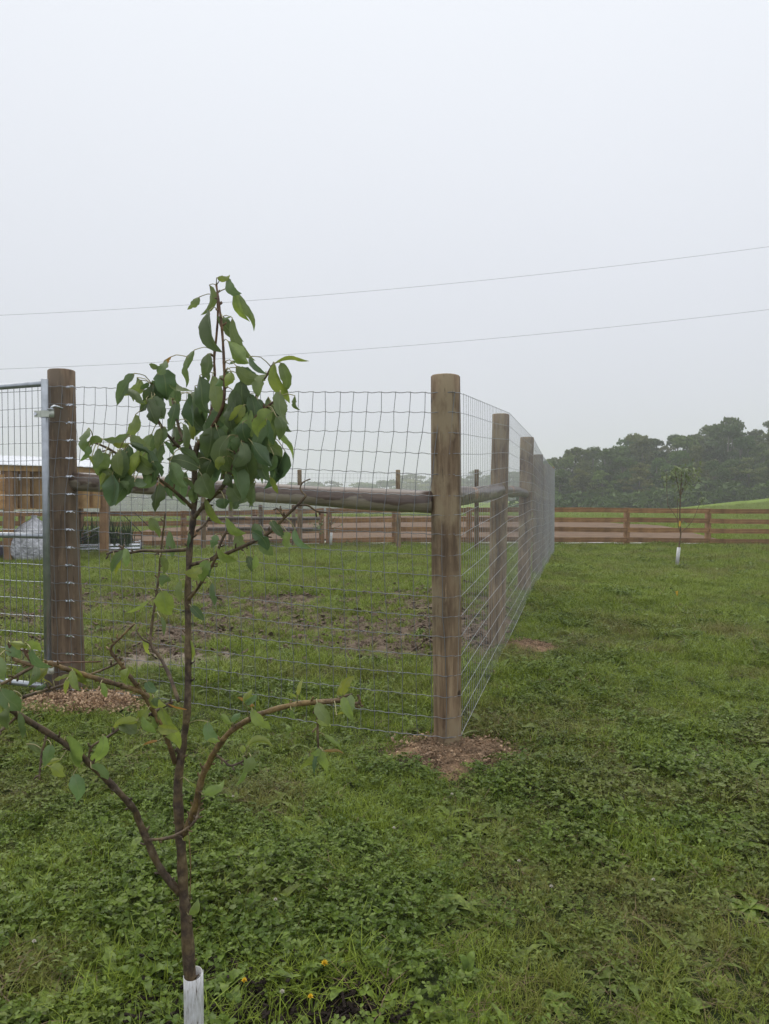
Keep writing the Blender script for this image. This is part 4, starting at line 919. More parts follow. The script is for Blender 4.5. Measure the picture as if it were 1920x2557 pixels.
br([(222,1906,-.12),(228,1866,-.12),(271,1839,-.1),(325,1801,-.08),(368,1787,-.06),(401,1768,-.03),(432,1752,-.02)], [2.5,3.2,3.6,4], dk)
br([(118,1830,-.17),(110,1860,-.18),(103,1888,-.18),(98,1947,-.19)], [3,2.4,2], gyc); br([(44,1788,-.2),(10,1818,-.22),(-30,1850,-.23)], [3,2.4], gyc)
br([(459,2085,0),(474,2050,-.02),(488,2012,-.04),(504,1942,-.06),(522,1905,-.07),(536,1877,-.08),(574,1828,-.1),(623,1796,-.12),(677,1774,-.13),(742,1758,-.15),(813,1752,-.16),(848,1749,-.16),(862,1747,-.16),(876,1757,-.16),(901,1755,-.17)], [9,8.5,8,7.5,7,6.5,6,5.5,5,3], yl[:2]+(1.2,))
br([(895,1757,-.17),(898,1747,-.17),(893,1735,-.17)], [3.5,2.5], dk); br([(845,1748,-.16),(862,1738,-.16),(880,1733,-.16)], [3,2], dk)
br([(789,1756,-.15),(793,1780,-.15),(793,1830,-.15),(795,1871,-.15)], [3.6,3,2.4], gyc)
br([(540,1886,-.08),(560,1900,-.1),(574,1912,-.11),(601,1904,-.12),(616,1893,-.12)], [3,2.2], dk)
br([(366,2097,-.03),(395,2096,-.05),(428,2090,-.06),(462,2073,-.06),(485,2052,-.06),(495,2030,-.05),(498,2005,-.05),(501,1975,-.06)], [3.6,4,3.4,2.4], gyc)
br([(474,2240,-.01),(476,2180,-.02),(474,2120,-.02),(470,2080,-.02)], [1.6,1.2], yl)
br([(452,1900,0),(446,1882,-.01),(441,1868,-.02)], [3,2])
BRA = np.array(BR)
def convA(x_, y_): return 180+x_/2.768, 660+y_/2.768
def convB(x_, y_): return 180+x_/2.768, 1000+y_/2.768
def convC(x_, y_): return x_/1.8456, 1400+y_/1.8456
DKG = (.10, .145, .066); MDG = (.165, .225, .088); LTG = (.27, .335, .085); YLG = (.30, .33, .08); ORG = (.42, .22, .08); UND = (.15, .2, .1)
nleaf = [0]
def leaf(B, T, w_, curl=0, col=MDG, conv=None, roll=None, pet=True, dz=None):
    rd = random.Random(nleaf[0]*7+1); nleaf[0] += 1
    sc_ = 1.0
    if conv: 
        sc_ = 1/1.8456 if conv is convC else 1/2.768
        B = conv(*B); T = conv(*T); w_ *= sc_; curl *= sc_
    B = np.array(B, float); T = np.array(T, float); T = B+(T-B)*1.09
    d2 = (BRA[:, 0]-B[0])**2+(BRA[:, 1]-B[1])**2; j = int(np.argmin(d2)); dist = math.sqrt(d2[j]); nb = BRA[j]
    dep = nb[2]+(rd.uniform(-.06, .012) if dz is None else dz)
    if dist > 60: dep += rd.uniform(-.06, .02)
    ch = T-B; ln = np.linalg.norm(ch); pr = np.array([-ch[1], ch[0]])/max(ln, 1)   # perpendicular, image space
    C = (B+T)/2+pr*(-curl+rd.uniform(-.09, .09)*ln)*2.1
    depT = dep+rd.uniform(-.02, .035)*min(1, ln/80)
    n_ = 11; cen = []; hk = rd.choice((0, rd.uniform(-.12, .12), -.22*(1 if curl >= 0 else -1)))
    for i in range(n_):
        t = i/(n_-1); q_ = (1-t)**2*B+2*t*(1-t)*C+t*t*T; q_ = q_+pr*(hk*ln*(max(0, t-.62)/.38)**2); dd = dep+(depT-dep)*t-.012*math.sin(math.pi*t)*min(1, ln/80)
        cen.append(at(q_[0], q_[1], DT+dd)-pl)
    roll = rd.choice((rd.uniform(-.4, .4), rd.uniform(-1.0, 1.0))) if roll is None else roll
    fold = rd.choice((rd.uniform(.08, .35), rd.uniform(.15, .5), rd.uniform(.5, 1.1)))*rd.choice((1, 1, -1)); wv_ = rd.uniform(0, 6.28); notch = rd.random() < .22; nl = rd.randint(3, 7); vs = []; uvs = []
    view = Vector((0, 1, 0))
    for i in range(n_):
        t = i/(n_-1); tg = (cen[min(i+1, n_-1)]-cen[max(i-1, 0)]).normalized(); sd = tg.cross(view)
        sd = sd.normalized() if sd.length > .05 else Vector((1, 0, 0)); nn = sd.cross(tg).normalized()
        rl = roll+.5*(t-.4); s2 = sd*math.cos(rl)+nn*math.sin(rl); n2 = nn*math.cos(rl)-sd*math.sin(rl)
        hw = w_*PX*.545*(math.sin(math.pi*(t**.78))**.75 if 0 < t < 1 else .02)*1.03
        if t > .82: hw *= .85
        for k_ in range(5):
            u_ = (k_-2)/2; ww = hw*u_*(1-.22*max(0, fold-.3))*(1+.06*math.sin(t*19+u_*3+wv_)+(.05 if i % 2 else -.03)*(abs(u_) == 1))
            if notch and abs(u_) == 1 and i == nl: ww *= .62
            vs.append(cen[i]+s2*ww+n2*(fold*hw*abs(u_)+.05*hw*math.sin(t*11+wv_)*u_)); uvs.append((.5+u_*.5, t))
    fs = [(5*i+k_, 5*i+k_+1, 5*i+6+k_, 5*i+5+k_) for i in range(n_-1) for k_ in range(4)]
    mb = MB(); mb.add(vs, fs, 0, uvs)
    if pet and dist > 3:
        a0 = Vector(at(nb[0], nb[1], DT+nb[2])-pl); b0 = cen[0]; md_ = (a0+b0)/2+Vector((0, 0, .12*(a0-b0).length))
        if dist > 120: a0 = b0+(a0-b0)*.45; md_ = (a0+b0)/2+Vector((0,0,.006))
        mb.tube([a0, (a0+md_)/2+Vector((0,0,.02*(a0-b0).length)), md_, (md_+b0)/2+Vector((0,0,.01*(a0-b0).length)), b0, cen[1]], [1.5*PX, 1.2*PX, 1.1*PX, 1.1*PX, 1.2*PX, .8*PX], 5, 1)
    o = mb.build('leaf', [M['leaf'], M['petiole']], pear); v_ = rd.uniform(.85, 1.2); h_ = rd.uniform(-.12, .12)
    o.color = (col[0]*v_*(1+h_), col[1]*v_, col[2]*v_*(1-h_), 1); return o
M['petiole'] = plain('leaf_stalk', (.30,.27,.12), .5)
A_ = convA; B_ = convB; C_ = convC
LV = [
 (A_, (1002,92),(1085,78),38,-8,LTG),(A_, (1078,92),(1165,192),60,-26,MDG),(A_, (948,142),(892,335),58,26,MDG),(A_, (880,225),(803,306),46,0,MDG),
 (A_, (1122,178),(1295,402),55,-24,MDG),(A_, (1130,184),(1240,368),58,-18,LTG),(A_, (948,320),(972,590),125,14,DKG),(A_, (1000,360),(1158,530),82,-12,DKG),(A_, (1040,372),(1098,356),24,0,MDG),
 (A_, (1106,368),(1254,642),62,-46,MDG),(A_, (1075,528),(1210,672),112,-14,LTG),(A_, (1090,690),(1148,672),26,8,MDG),
 (A_, (845,592),(790,745),48,-4,MDG),(A_, (800,640),(830,830),62,-16,MDG),(A_, (935,620),(902,775),80,14,DKG),(A_, (935,690),(955,802),42,0,MDG),
 (A_, (1132,700),(1332,750),80,-45,MDG),(A_, (1140,715),(1300,790),88,-30,DKG),(A_, (1225,636),(1334,748),36,-16,UND),
 (A_, (1396,690),(1614,718),28,44,LTG),(A_, (1440,680),(1490,866),66,-6,MDG),(A_, (1400,680),(1545,905),74,-60,LTG),(A_, (1540,908),(1585,995),34,-34,MDG),(A_, (1438,882),(1480,1094),106,-8,MDG),
 (A_, (470,800),(352,890),42,30,LTG),(A_, (350,870),(470,982),48,26,UND),(A_, (590,720),(536,692),34,0,DKG),(A_, (592,760),(650,675),58,0,MDG),(A_, (645,700),(686,640),18,0,ORG),(A_, (620,730),(640,905),120,0,DKG),
 (A_, (668,770),(832,832),58,-58,MDG),(A_, (530,818),(468,856),34,0,DKG),(A_, (548,815),(668,905),84,-10,DKG),(A_, (572,902),(448,952),24,16,LTG),(A_, (512,930),(580,1098),104,10,DKG),(A_, (640,880),(600,1050),124,0,MDG),(A_, (718,950),(665,1140),92,0,DKG),(A_, (722,845),(745,950),52,-6,DKG),
 (A_, (880,770),(895,1015),132,4,DKG),(A_, (968,770),(995,1035),90,6,MDG),(A_, (820,895),(835,1112),132,0,DKG),(A_, (1070,735),(1000,835),84,0,MDG),(A_, (1170,765),(1200,1105),136,0,DKG),(A_, (1052,955),(1095,1125),112,0,MDG),(A_, (1100,740),(1060,840),60,0,LTG),
 (A_, (1335,760),(1290,905),84,0,MDG),(A_, (1385,1015),(1262,1155),110,0,LTG),(A_, (1355,915),(1440,1140),56,-20,MDG),(A_, (1280,930),(1340,1010),44,0,DKG),(A_, (1390,1110),(1556,1296),58,-14,LTG),(A_, (1440,1060),(1490,1160),44,0,DKG),
 (B_, (436,98),(372,240),84,14,LTG),(B_, (395,232),(226,262),44,38,MDG),(B_, (212,270),(104,310),62,12,MDG),(B_, (118,305),(60,415),44,24,MDG),(B_, (138,382),(152,530),46,46,LTG),(B_, (176,332),(152,465),58,6,MDG),(B_, (232,358),(180,505),84,-8,MDG),
 (B_, (250,418),(320,580),44,46,LTG),(B_, (190,478),(305,582),40,40,UND),(B_, (270,442),(422,582),88,-12,DKG),(B_, (322,560),(386,632),62,0,MDG),(B_, (270,255),(388,292),58,-10,LTG),(B_, (400,240),(534,322),70,-22,MDG),(B_, (392,295),(540,345),50,-14,DKG),(B_, (452,385),(560,482),98,0,MDG),(B_, (560,420),(612,520),70,0,DKG),(B_, (430,560),(505,592),52,0,UND),
 (B_, (640,180),(525,315),72,36,MDG),(B_, (612,190),(594,340),64,0,MDG),(B_, (630,285),(682,388),34,18,MDG),(B_, (600,565),(570,755),92,0,DKG),(B_, (725,480),(690,545),60,0,DKG),(B_, (672,425),(748,600),92,0,MDG),(B_, (762,540),(832,692),60,18,MDG),
 (B_, (700,175),(698,332),112,6,DKG),(B_, (765,160),(785,345),64,12,MDG),(B_, (800,140),(832,264),88,0,LTG),(B_, (884,470),(672,410),96,-12,DKG),(B_, (740,335),(880,430),66,-8,DKG),(B_, (960,180),(930,385),132,0,DKG),(B_, (1000,195),(1050,330),80,0,DKG),(B_, (1090,240),(1105,480),92,-58,DKG),
 (B_, (1180,150),(1210,280),84,0,DKG),(B_, (895,515),(960,665),128,0,MDG),(B_, (960,415),(925,575),90,0,DKG),(B_, (1045,390),(1000,465),56,0,LTG),(B_, (1165,335),(1225,545),136,0,DKG),(B_, (1210,345),(1285,475),76,0,MDG),(B_, (1240,285),(1375,440),104,-34,DKG),(B_, (1330,245),(1466,355),84,-30,MDG),(B_, (1472,350),(1398,560),112,-8,DKG),
 (B_, (1392,372),(1345,480),60,10,MDG),(B_, (1368,530),(1418,636),40,0,LTG),(B_, (1250,545),(1325,502),38,14,DKG),(B_, (1095,575),(1185,700),96,0,MDG),(B_, (1150,690),(1120,748),44,0,DKG),(B_, (1215,575),(1150,762),58,-62,MDG),(B_, (1270,565),(1270,722),44,-62,MDG),
 (B_, (918,675),(1032,852),50,-10,LTG),(B_, (1060,810),(1192,908),70,-42,LTG),(B_, (1052,675),(1060,742),96,0,DKG),(B_, (535,812),(622,920),78,-14,MDG),(B_, (670,900),(690,1072),82,0,MDG),(B_, (800,915),(785,1012),34,0,DKG),(B_, (605,1080),(646,1188),68,-14,MDG),(B_, (290,1068),(284,1195),58,6,LTG),
 (B_, (992,925),(965,1012),50,0,MDG),(B_, (1000,1018),(1135,1092),66,-36,LTG),(B_, (1120,940),(1184,1000),76,0,MDG),(B_, (1298,860),(1250,905),66,0,UND),(B_, (1240,905),(1342,1028),68,16,DKG),(B_, (1375,830),(1462,935),54,0,DKG),(B_, (1482,905),(1500,1005),94,0,LTG),(B_, (1540,885),(1645,1010),40,-28,MDG),
 (B_, (1205,1075),(1238,1178),52,0,DKG),(B_, (1255,1070),(1248,1160),56,0,LTG),(B_, (940,1150),(952,1215),44,0,DKG),(B_, (900,270),(960,250),50,0,DKG),(B_, (1060,500),(1110,600),90,0,DKG),(B_, (860,600),(840,700),60,0,MDG),(B_, (1130,250),(1160,360),70,0,MDG),(B_, (1300,420),(1290,540),80,0,DKG),(B_, (1010,340),(1040,420),70,0,MDG),
 (C_, (775,70),(742,108),56,0,MDG),(C_, (832,88),(830,185),44,0,MDG),(C_, (690,180),(582,236),24,10,YLG),(C_, (745,138),(765,245),84,0,LTG),(C_, (738,258),(750,340),32,-6,MDG),(C_, (975,100),(1005,192),58,-14,DKG),(C_, (878,208),(935,270),34,8,DKG),(C_, (835,345),(835,485),66,22,LTG),(C_, (660,358),(676,432),24,0,LTG),
 (C_, (118,378),(188,402),38,-10,LTG),(C_, (40,376),(98,432),44,-18,MDG),(C_, (140,402),(230,482),38,-28,MDG),(C_, (-6,440),(20,545),48,-16,MDG),(C_, (0,588),(102,664),58,-28,MDG),(C_, (62,600),(68,675),50,-14,DKG),(C_, (180,525),(244,560),20,-8,YLG),(C_, (246,552),(326,520),16,-8,YLG),(C_, (330,570),(408,544),24,6,YLG),(C_, (308,545),(300,610),22,0,LTG),(C_, (464,565),(484,628),32,0,LTG),(C_, (206,562),(160,592),24,8,DKG),
 (C_, (610,490),(575,562),50,0,LTG),(C_, (676,555),(722,592),38,-14,DKG),(C_, (668,608),(758,662),48,-20,LTG),(C_, (708,630),(722,672),38,0,DKG),(C_, (745,672),(856,828),58,-34,LTG),(C_, (772,660),(856,682),20,-16,ORG),(C_, (682,684),(628,728),44,6,LTG),(C_, (712,700),(700,768),50,0,LTG),(C_, (558,742),(622,790),54,0,UND),
 (C_, (472,800),(388,920),46,40,LTG),(C_, (300,810),(332,955),90,20,LTG),(C_, (236,845),(205,942),42,0,MDG),(C_, (122,845),(190,886),48,-8,MDG),(C_, (280,915),(202,945),20,0,YLG),(C_, (228,948),(284,1002),44,10,LTG),(C_, (338,982),(376,1095),56,-8,MDG),(C_, (420,955),(492,1005),60,0,MDG),
 (C_, (1015,706),(1066,752),28,-10,LTG),(C_, (1070,750),(1112,712),26,8,MDG),(C_, (958,742),(1020,822),54,-26,MDG),(C_, (955,832),(1010,832),22,0,LTG),(C_, (1120,662),(1160,595),40,8,LTG),(C_, (1130,660),(1186,630),24,0,MDG),(C_, (1160,682),(1256,752),42,-24,LTG),(C_, (1368,632),(1326,610),14,0,LTG),(C_, (1372,622),(1394,548),16,0,YLG),(C_, (1580,622),(1622,538),36,10,YLG),(C_, (1340,686),(1352,730),20,0,LTG),
 (C_, (1458,735),(1524,748),24,-8,LTG),(C_, (1488,798),(1578,852),26,-12,LTG),(C_, (1478,866),(1434,886),24,8,LTG),(C_, (1488,878),(1574,870),14,-4,ORG),(C_, (1136,862),(1250,860),34,28,LTG),(C_, (1112,852),(1120,884),20,0,LTG),(C_, (1120,900),(1082,1028),32,14,LTG),(C_, (1156,900),(1128,972),46,0,MDG),(C_, (870,1018),(932,1062),22,-10,YLG),(C_, (932,1078),(1034,1036),38,8,LTG),(C_, (1550,712),(1608,700),10,0,YLG),
 (C_, (1130,648),(1095,632),16,0,ORG),(C_, (1140,662),(1170,668),14,0,ORG),(C_, (730,830),(662,850),10,0,ORG),(C_, (1555,625),(1580,560),20,0,YLG),(C_, (1465,860),(1450,980),18,-10,DKG),(C_, (845,1290),(868,1270),20,0,LTG)]
for cv_, b_, t__, w__, c__, col_ in LV: leaf(b_, t__, w__, c__, col_, cv_)
leaf((470,2285),(492,2245),28,0,LTG)
# hidden inner leaves that thicken the crown
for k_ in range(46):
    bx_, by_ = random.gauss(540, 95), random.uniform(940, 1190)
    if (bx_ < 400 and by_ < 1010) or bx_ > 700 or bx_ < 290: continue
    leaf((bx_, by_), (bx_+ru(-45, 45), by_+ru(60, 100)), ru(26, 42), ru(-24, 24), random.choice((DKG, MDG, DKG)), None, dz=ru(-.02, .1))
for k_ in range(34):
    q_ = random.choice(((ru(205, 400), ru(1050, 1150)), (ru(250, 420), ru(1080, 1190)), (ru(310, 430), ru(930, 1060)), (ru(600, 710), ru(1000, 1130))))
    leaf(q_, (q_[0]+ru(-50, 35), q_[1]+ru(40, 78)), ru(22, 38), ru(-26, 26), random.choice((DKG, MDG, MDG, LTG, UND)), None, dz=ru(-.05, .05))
lowb = BRA[(BRA[:, 1] > 1290) & (BRA[:, 1] < 1900) & ((BRA[:, 0] < 425) | (BRA[:, 0] > 500)) & (BRA[:, 0] > -120)]
for k_ in range(24):
    q_ = lowb[random.randrange(len(lowb))]; a_ = ru(0, 6.28); l_ = ru(34, 66); bx_ = q_[0]+ru(-9, 9); by_ = q_[1]+ru(-9, 9)
    leaf((bx_, by_), (bx_+l_*math.cos(a_), by_+abs(l_*math.sin(a_))*.9+4), ru(16, 27), ru(-10, 10), random.choice((LTG, LTG, YLG, MDG)))
# white guard round the trunk
gtop = at(482, 2431, DT); gbx = at(487, 2700, DT); mb = MB(); n_ = 40; rows = 14; vs = []
for j in range(rows+1):
    t = j/rows; z_ = gtop.z+(pz+.01-gtop.z)*t; cx = gtop.x+(gbx.x-gtop.x)*min(1, t*1.3)
    for k_ in range(n_+1):
        a_ = -.35+2*math.pi*1.12*k_/n_; r_ = .0176+.0022*k_/n_; vs.append((cx+r_*math.cos(a_), DT+r_*math.sin(a_), z_+(.004*math.sin(a_+.4) if j == 0 else 0)))
m_ = n_+1; vin = [(v_[0]+(gtop.x-v_[0])*.06, v_[1]+(DT-v_[1])*.06, v_[2]) for v_ in vs]; tot = len(vs)
fs = [(j*m_+k_, j*m_+k_+1, (j+1)*m_+k_+1, (j+1)*m_+k_) for j in range(rows) for k_ in range(n_)]
fs += [(tot+j*m_+k_, tot+(j+1)*m_+k_, tot+(j+1)*m_+k_+1, tot+j*m_+k_+1) for j in range(rows) for k_ in range(n_)]+[(k_+1, k_, tot+k_, tot+k_+1) for k_ in range(n_)]+[(j*m_+n_, tot+j*m_+n_, tot+(j+1)*m_+n_, (j+1)*m_+n_) for j in range(rows)]
mb.add(vs+vin, fs); o = mb.build("tree_guard", M["guard"]); tag(o, 'white scuffed plastic tree guard around the near pear trunk', 'tree guard')

# ------------------------------------------------------------------ two more young trees
def yconv(x_, y_): return 1300+x_/2.679, 1000+y_/2.679
def ytree(base, D_, limbs, guard, label, leaves, glabel):
    b_ = at(base[0], base[1], D_); z0 = g1(b_.x, D_); t = empty('young_tree', (b_.x, D_, z0), label, 'tree'); tl_ = Vector(t.location)
    for nm, path, r_ in limbs:
        mb = MB(); q_ = sp([(*p_, 0) for p_ in path], 3); mb.tube([at(p_[0], p_[1], D_)+Vector((0, ru(-.01, .01), 0))-tl_ for p_ in q_], list(np.linspace(r_, r_*.5, len(q_))), 6); o = mb.build(nm, M['bark'], t); o.color = (1.3, 1.1, 1, 1)
    mb = MB()
    for (px, py), sprd, cnt in leaves:
        c_ = at(px, py, D_)
        for _ in range(cnt):
            q_ = c_+Vector((random.gauss(0, sprd), random.gauss(0, sprd), random.gauss(0, sprd)))-tl_; a_ = ru(0, 6.28)
            leafy(mb, q_, (math.cos(a_), math.sin(a_), ru(-1, .6)), (ru(-.3,.3), ru(-.3,.3), 1), ru(.06, .10), ru(.03, .045), 0, 3, .4)
    if mb.v: mb.build('crown', M['apple'], t)
    (g0, g1_) = guard; mb = MB(); a = at(*g0, D_); b = at(*g1_, D_); mb.tube([a, a+(b-a)*.5, b], .036, 14); o = mb.build('tree_guard', M['guard'])
    tag(o, glabel, 'tree guard'); return t
Y_ = yconv
yt = ytree(Y_(1046, 1105), 15.4, [('trunk', [Y_(1046,1110), Y_(1058,985), Y_(1070,900), Y_(1064,780), Y_(1068,650), Y_(1075,560), Y_(1078,480)], .018),
  ('branch', [Y_(1052,800), Y_(1020,750), Y_(985,700), Y_(978,600), Y_(975,480)], .008), ('branch', [Y_(1072,885), Y_(1110,850), Y_(1150,800), Y_(1185,720), Y_(1210,670)], .008),
  ('branch', [Y_(1066,880), Y_(1052,820), Y_(1050,740), Y_(1050,655)], .008), ('branch', [Y_(1070,640), Y_(1090,580), Y_(1120,500), Y_(1130,470)], .008), ('branch', [Y_(1068,640), Y_(1050,560), Y_(1035,480), Y_(1045,450)], .008), ('branch', [Y_(1076,600), Y_(1120,540), Y_(1170,495)], .006)],
  (Y_(1046, 1107), Y_(1058, 983)), 'young leafy apple tree in front of the board fence at the right',
  [(Y_(1045,500), .12, 60), (Y_(1085,540), .12, 66), (Y_(1130,510), .12, 55), (Y_(965,490), .08, 34), (Y_(1045,455), .05, 34), (Y_(1170,490), .07, 26), (Y_(1212,664), .035, 18), (Y_(1100,470), .05, 30), (Y_(1010,520), .05, 24), (Y_(1048,655), .015, 4), (Y_(1095,800), .02, 3), (Y_(975,560), .02, 6)], 'white tree guard at the foot of the right young tree')
q_ = at(*Y_(1065, 825), 15.36); mb = MB(); mb.box((0,0,0), (.028, .006, .11)); mb.tube([(0,.0,.05),(0,.03,.07),(.01,.03,.06)], .002, 4); o = mb.build('tag', M['yellow'], smooth=False); o.location = q_; tag(o, 'small yellow tag hanging on the right young tree trunk', 'tag')
def zc_(x_, y_): return 560+x_/4.1525, 1160+y_/4.1525
D3 = 20.6
ytree(zc_(1104, 830), D3, [('trunk', [zc_(1104,832), zc_(1110,720), zc_(1108,640), zc_(1110,560), zc_(1112,500), zc_(1120,470)], .016), ('branch', [zc_(1110,620), zc_(1160,580), zc_(1200,520), zc_(1218,470)], .009), ('branch', [zc_(1108,640), zc_(1085,580), zc_(1075,520), zc_(1070,490)], .009),
  ('branch', [zc_(1110,600), zc_(1140,560), zc_(1160,500), zc_(1168,465)], .007), ('branch', [zc_(1112,660), zc_(1190,640), zc_(1240,590), zc_(1272,520)], .007)], (zc_(1104, 832), zc_(1110, 705)), 'small nearly bare young tree seen through the wire at the back',
  [(zc_(1000,610), .12, 40), (zc_(1130,580), .12, 14), (zc_(985,640), .08, 30)], 'white tree guard at the foot of the small tree behind the wire')
# yellow marker stake
q_ = at(1690, 1521, 9.55); z0 = g1(q_.x, q_.y); mb = MB(); zt = at(1690, 1493, 9.55).z-z0
mb.add([(-.018,-.002,zt), (.014,-.002,zt+.004), (.008,-.002,-.05), (.001,-.002,-.05), (-.018,.004,zt), (.014,.004,zt+.004), (.008,.004,-.05), (.001,.004,-.05)], [(0,3,2,1),(4,5,6,7),(0,1,5,4),(1,2,6,5),(2,3,7,6),(3,0,4,7)])
o = mb.build('marker_stake', M['yellow'], smooth=False); o.location = (q_.x, q_.y, z0+.085); o.rotation_euler = (0, R(-4), 0); tag(o, 'small yellow plastic marker stake standing in the lawn', 'stake')

# ------------------------------------------------------------------ single weeds and flowers that stand out in the lawn
def on_ground(px, py):
    D_ = 2775.0/(py-1232)
    for _ in range(5): z_ = g1((px-960)/F*D_, D_); D_ = (EYE-z_)*F/(py-1232)
    return Vector(((px-960)/F*D_, D_, z_))
def weed(px, py, label, n_, ln, wd, el, name='broadleaf_weed', col='weed', jag=0):
    q_ = on_ground(px, py); o_ = empty(name, q_, label, 'weed')
    for k_ in range(n_):
        a_ = 6.28*k_/n_+ru(-.4, .4); mb = MB(); leafy(mb, (0,0,.01), (math.cos(a_), math.sin(a_), ru(*el)), (0,0,1), ln*ru(.75, 1.1), wd*ru(.8, 1.1), 0, 10, ru(.5, 1.2), jag, .35); mb.build('leaf', M[col], o_)
    return o_
M['paleweed'] = foliage('pale_weed_leaf', (.11,.17,.03), (.17,.215,.04), inst=False)
weed(1130, 2290, 'broad leaved yellow green plantain standing out in the lower lawn', 14, .17, .06, (.3, 2.6), col='paleweed')
weed(1174, 2125, 'pointed narrow leaved green weed in the lawn above the plantain', 9, .13, .022, (.5, 2.2))
weed(1172, 2470, 'upright narrow leaved weed near the bottom edge of the lawn', 7, .17, .026, (1.2, 3.5))
weed(1050, 1915, 'bushy low weed left of the heap below the corner post', 8, .10, .03, (.4, 1.5)) if False else None
weed(350, 2490, 'large jagged dandelion leaves left of the tree guard', 15, .17, .05, (.3, 2.2), jag=.3)
weed(560, 2500, 'wide jagged dandelion leaves right of the tree guard', 14, .15, .05, (.3, 2.2), jag=.3)
weed(1790, 2150, 'spreading green weed near the right edge of the lawn', 8, .13, .035, (.4, 1.2))
weed(1880, 2290, 'broad leaved weed at the right edge of the lower lawn', 9, .11, .04, (.3, 1.2))
weed(1052, 1590, 'tall grassy tuft just left of the corner post inside the wire', 22, .24, .022, (1.5, 4))
weed(1390, 2530, 'jagged weed at the bottom edge right of centre', 9, .11, .032, (.3, 1.0), jag=.35)
def flower(px, py, col, r_, label, cat, name, group=None, h_=.07):
    q_ = on_ground(px, py+20); o_ = empty(name, q_, label, cat, group); mb = MB(); mb.tube([(0,0,0), (.005,.003,h_*.5), (0,0,h_)], .0018, 5); mb.build('stem', M['weed'], o_); mb = MB()
    nn = 26 if r_ > .008 else 16
    for k_ in range(nn):
        a_ = k_*2.4; e_ = k_/nn*1.4; leafy(mb, (0,0,h_), (math.cos(a_)*math.cos(e_), math.sin(a_)*math.cos(e_), math.sin(e_)), (0,0,1.01), r_, r_*.4, 0, 2, 0)
    mb.build('flower_head', M[col], o_); return o_
flower(808, 2463, 'petal_y', .013, 'yellow dandelion flower in the dark mulch right of the tree guard', 'flower', 'dandelion')
flower(604, 2509, 'petal_y', .010, 'half open yellow dandelion close right of the tree guard', 'flower', 'dandelion')
flower(772, 2553, 'petal_y', .010, 'yellow dandelion at the bottom edge of the frame', 'flower', 'dandelion')
for px, py in ((72, 2395), (578, 2008), (591, 2267), (684, 2283), (1518, 2048), (1382, 2248), (1560, 2010), (984, 2092), (1130, 2002), (1300, 2180), (1640, 2230), (1850, 1730), (700, 2530), (1750, 1900)):
    flower(px, py, 'petal_w', .0085, 'small white clover flower in the lawn', 'flower', 'clover_flower', 'white clover flowers dotted over the lawn', .06)

# ------------------------------------------------------------------ misty woods
def crown_mesh(seed, mt, slim=1.0):
    rd = np.random.default_rng(seed); nb = 40; H = 1.0; mb = MB()
    cen = []; 
    for i in range(nb):
        t = rd.random(); zc2 = .07+.86*t; prof = math.sqrt(max(.03, 1-((zc2-.48)/.54)**2)); a_ = rd.random()*6.28; r_ = .40*slim*max(.02, 1-((zc2-.42)/.56)**2)**.85*math.sqrt(rd.random())
        cen.append((r_*math.cos(a_), r_*math.sin(a_), zc2, .05+.075*rd.random()))
    cen.append((0, 0, .90, .09)); P_ = []; Fq = []
    for cx, cy2, cz, rr in cen:
        n_ = int(95*(rr/.10)**2); d = rd.normal(size=(n_, 3)); d /= np.linalg.norm(d, axis=1)[:, None]; d[:, 2] = np.abs(d[:, 2])*.9-.25*(rd.random(n_) < .4)
        rad_ = rr*(.72+.38*rd.random(n_)); c_ = np.array([cx, cy2, cz])+d*rad_[:, None]*np.array([1.15, 1.15, .8])
        s1_ = rd.normal(size=(n_, 3)); s1_ /= np.linalg.norm(s1_, axis=1)[:, None]; s2_ = np.cross(s1_, d+rd.normal(size=(n_, 3))*.4); s2_ /= np.linalg.norm(s2_, axis=1)[:, None]; sz = (.012+.018*rd.random(n_))[:, None]
        b = len(P_); quad = np.stack([c_-s1_*sz, c_+s2_*sz*.8, c_+s1_*sz, c_-s2_*sz*.8], 1).reshape(-1, 3)
        P_ += [tuple(v_) for v_ in quad]; Fq += [(b+4*i, b+4*i+1, b+4*i+2, b+4*i+3) for i in range(n_)]
    mb.add(P_, Fq); o = mb.build('crown', mt, None, smooth=False, linkit=False)
    tb = MB(); tb.tube([(0,0,-.05), (.004,0,.2), (-.008,.004,.5), (0,0,.82)], [.024,.02,.014,.005], 6)
    for i in range(0, 16): cx, cy2, cz, rr = cen[i]; z0 = cz*.62; tb.tube([(0,0,z0), (cx*.5, cy2*.5, z0+(cz-z0)*.6), (cx, cy2, cz+rr*.4)], [.007,.005,.002], 4)
    t_o = tb.build('trunk', M['trunk'], None, linkit=False); return o.data, t_o.data
PRO = [crown_mesh(100+i, M['crown2'] if i % 3 == 2 else M['crown'], (1.0, .85, 1.2, 1.05, .75, 1.1)[i]) for i in range(6)]
def bgtree(x_, y_, h_, wd, label, group, k_):
    z0 = g1(x_, y_); t = empty('broadleaf_tree', (x_, y_, z0), label, 'tree', group); cm, tm = PRO[k_ % len(PRO)]
    t.rotation_euler = (0, 0, ru(0, 6.28)); t.scale = (wd*h_, wd*h_, h_)
    co = link(bpy.data.objects.new('crown', cm), t); v_ = ru(.55, 1.6); co.color = (v_*ru(.85, 1.25), v_, v_*ru(.8, 1.1), 1); link(bpy.data.objects.new('trunk', tm), t)
prof = ([1300,1350,1400,1440,1470,1500,1520,1560,1580,1610,1640,1680,1720,1760,1800,1840,1880,1920,2100,2400], [1165,1140,1125,1112,1105,1098,1116,1095,1078,1088,1096,1088,1062,1064,1052,1046,1052,1050,1040,1030])
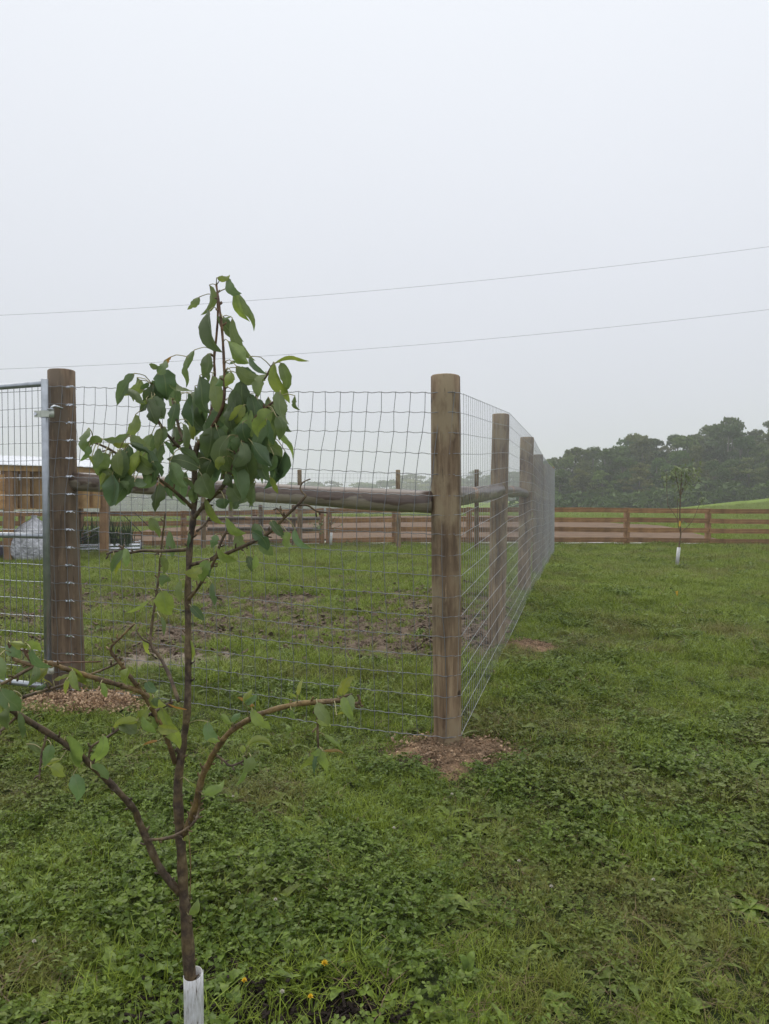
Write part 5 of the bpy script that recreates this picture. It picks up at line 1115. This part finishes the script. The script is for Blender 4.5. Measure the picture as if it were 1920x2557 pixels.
def zone(px):
    for lim, t in ((1430, 'green tree beside the wire fence end'), (1520, 'green tree above the first board fence panel'), (1640, 'green tree left of the young apple tree'), (1760, 'green tree directly behind the young apple tree'), (1850, 'green tree above the edge of the grass hill'), (1925, 'green tree at the right end of the skyline')):
        if px < lim: return t
    return 'green tree further right along the hill'
k_ = 0
for row, (D_, fac) in enumerate(((93, .55), (99, .74), (107, .90), (116, 1.0), (127, .98))):
    px = 1340+row*11
    if row == 0: px = 1352
    while px < 2330:
        Dj = D_+ru(-2, 2); x_ = (px-960)/F*Dj; yt_ = np.interp(px, *prof); z0 = g1(x_, Dj); zt = EYE+(1232-yt_)/F*Dj
        h_ = max(4.5, (zt-z0)*fac*ru(.84, 1.07)); bgtree(x_, Dj, h_, ru(.75, 1.05)*(1.2 if row == 0 else 1), zone(px)+[', at the front edge of the wood', ', in the second rank', ', taller, inside the wood', ', tall, on the skyline', ', at the hazy back'][row], 'trees of the misty wood', k_)
        k_ += 1; px += ru(38, 60)*(1.0 if row < 2 else 1.05)
prof2 = ([-300,300,800,900,960,1060,1150,1250,1340,1420], [1212,1206,1203,1196,1190,1185,1180,1172,1162,1150])
for row, (D_, fac) in enumerate(((342, .5), (358, .74), (380, .88), (405, 1.0))):
    px = -250+row*20
    while px < 1430:
        Dj = D_+ru(-3, 3); x_ = (px-960)/F*Dj; z0 = g1(x_, Dj); zt = EYE+(1232-np.interp(px, *prof2))/F*Dj
        bgtree(x_, Dj, max(7, (zt-z0)*fac*ru(.9, 1.07)), ru(1.15, 1.6)*(1.7 if row == 0 else 1.15), 'hazy tree of the distant wood '+('left of the near pear trunk' if px < 480 else 'between the pear tree and the corner post' if px < 1070 else 'between the corner post and the fence end')+[', low', ', second rank', ', middle', ', skyline'][row], 'trees of the distant tree line', k_); k_ += 1; px += ru(44, 68)
# shrubs along the wood edge
shm = []
for i in range(3):
    mb = MB(); rd = np.random.default_rng(500+i); n_ = 900; d = rd.normal(size=(n_, 3)); d /= np.linalg.norm(d, axis=1)[:, None]; d[:, 2] = np.abs(d[:, 2])
    c_ = d*(.55+.45*rd.random(n_))[:, None]*np.array([.8, .8, .85])*(1+.25*np.sin(d[:, 0:1]*7+d[:, 1:2]*5)); s1_ = rd.normal(size=(n_, 3))*.06; s2_ = rd.normal(size=(n_, 3))*.06
    mb.add([tuple(v_) for v_ in np.stack([c_-s1_, c_+s2_, c_+s1_, c_-s2_], 1).reshape(-1, 3)], [(4*i_, 4*i_+1, 4*i_+2, 4*i_+3) for i_ in range(n_)]); shm.append(mb.build('shrub', M['crown'], None, smooth=False, linkit=False).data)
px = 1345
while px < 2300:
    D_ = 89+ru(-2, 2); x_ = (px-960)/F*D_; o = link(bpy.data.objects.new('shrub', shm[k_ % 3])); v_ = ru(.7, 1.4); o.color = (v_, v_, v_, 1); s_ = ru(1.6, 3.4); o.location = (x_, D_, g1(x_, D_)-.1); o.scale = (s_*1.3, s_*1.2, s_); o.rotation_euler = (0, 0, ru(0, 6)); tag(o, 'low shrub at the foot of the wood, '+('beside the wire fence end' if px < 1480 else 'left of the young apple tree' if px < 1690 else 'right of the young apple tree' if px < 1925 else 'further right up the hill'), 'shrub', 'shrubs along the wood edge'); k_ += 1; px += ru(30, 60)
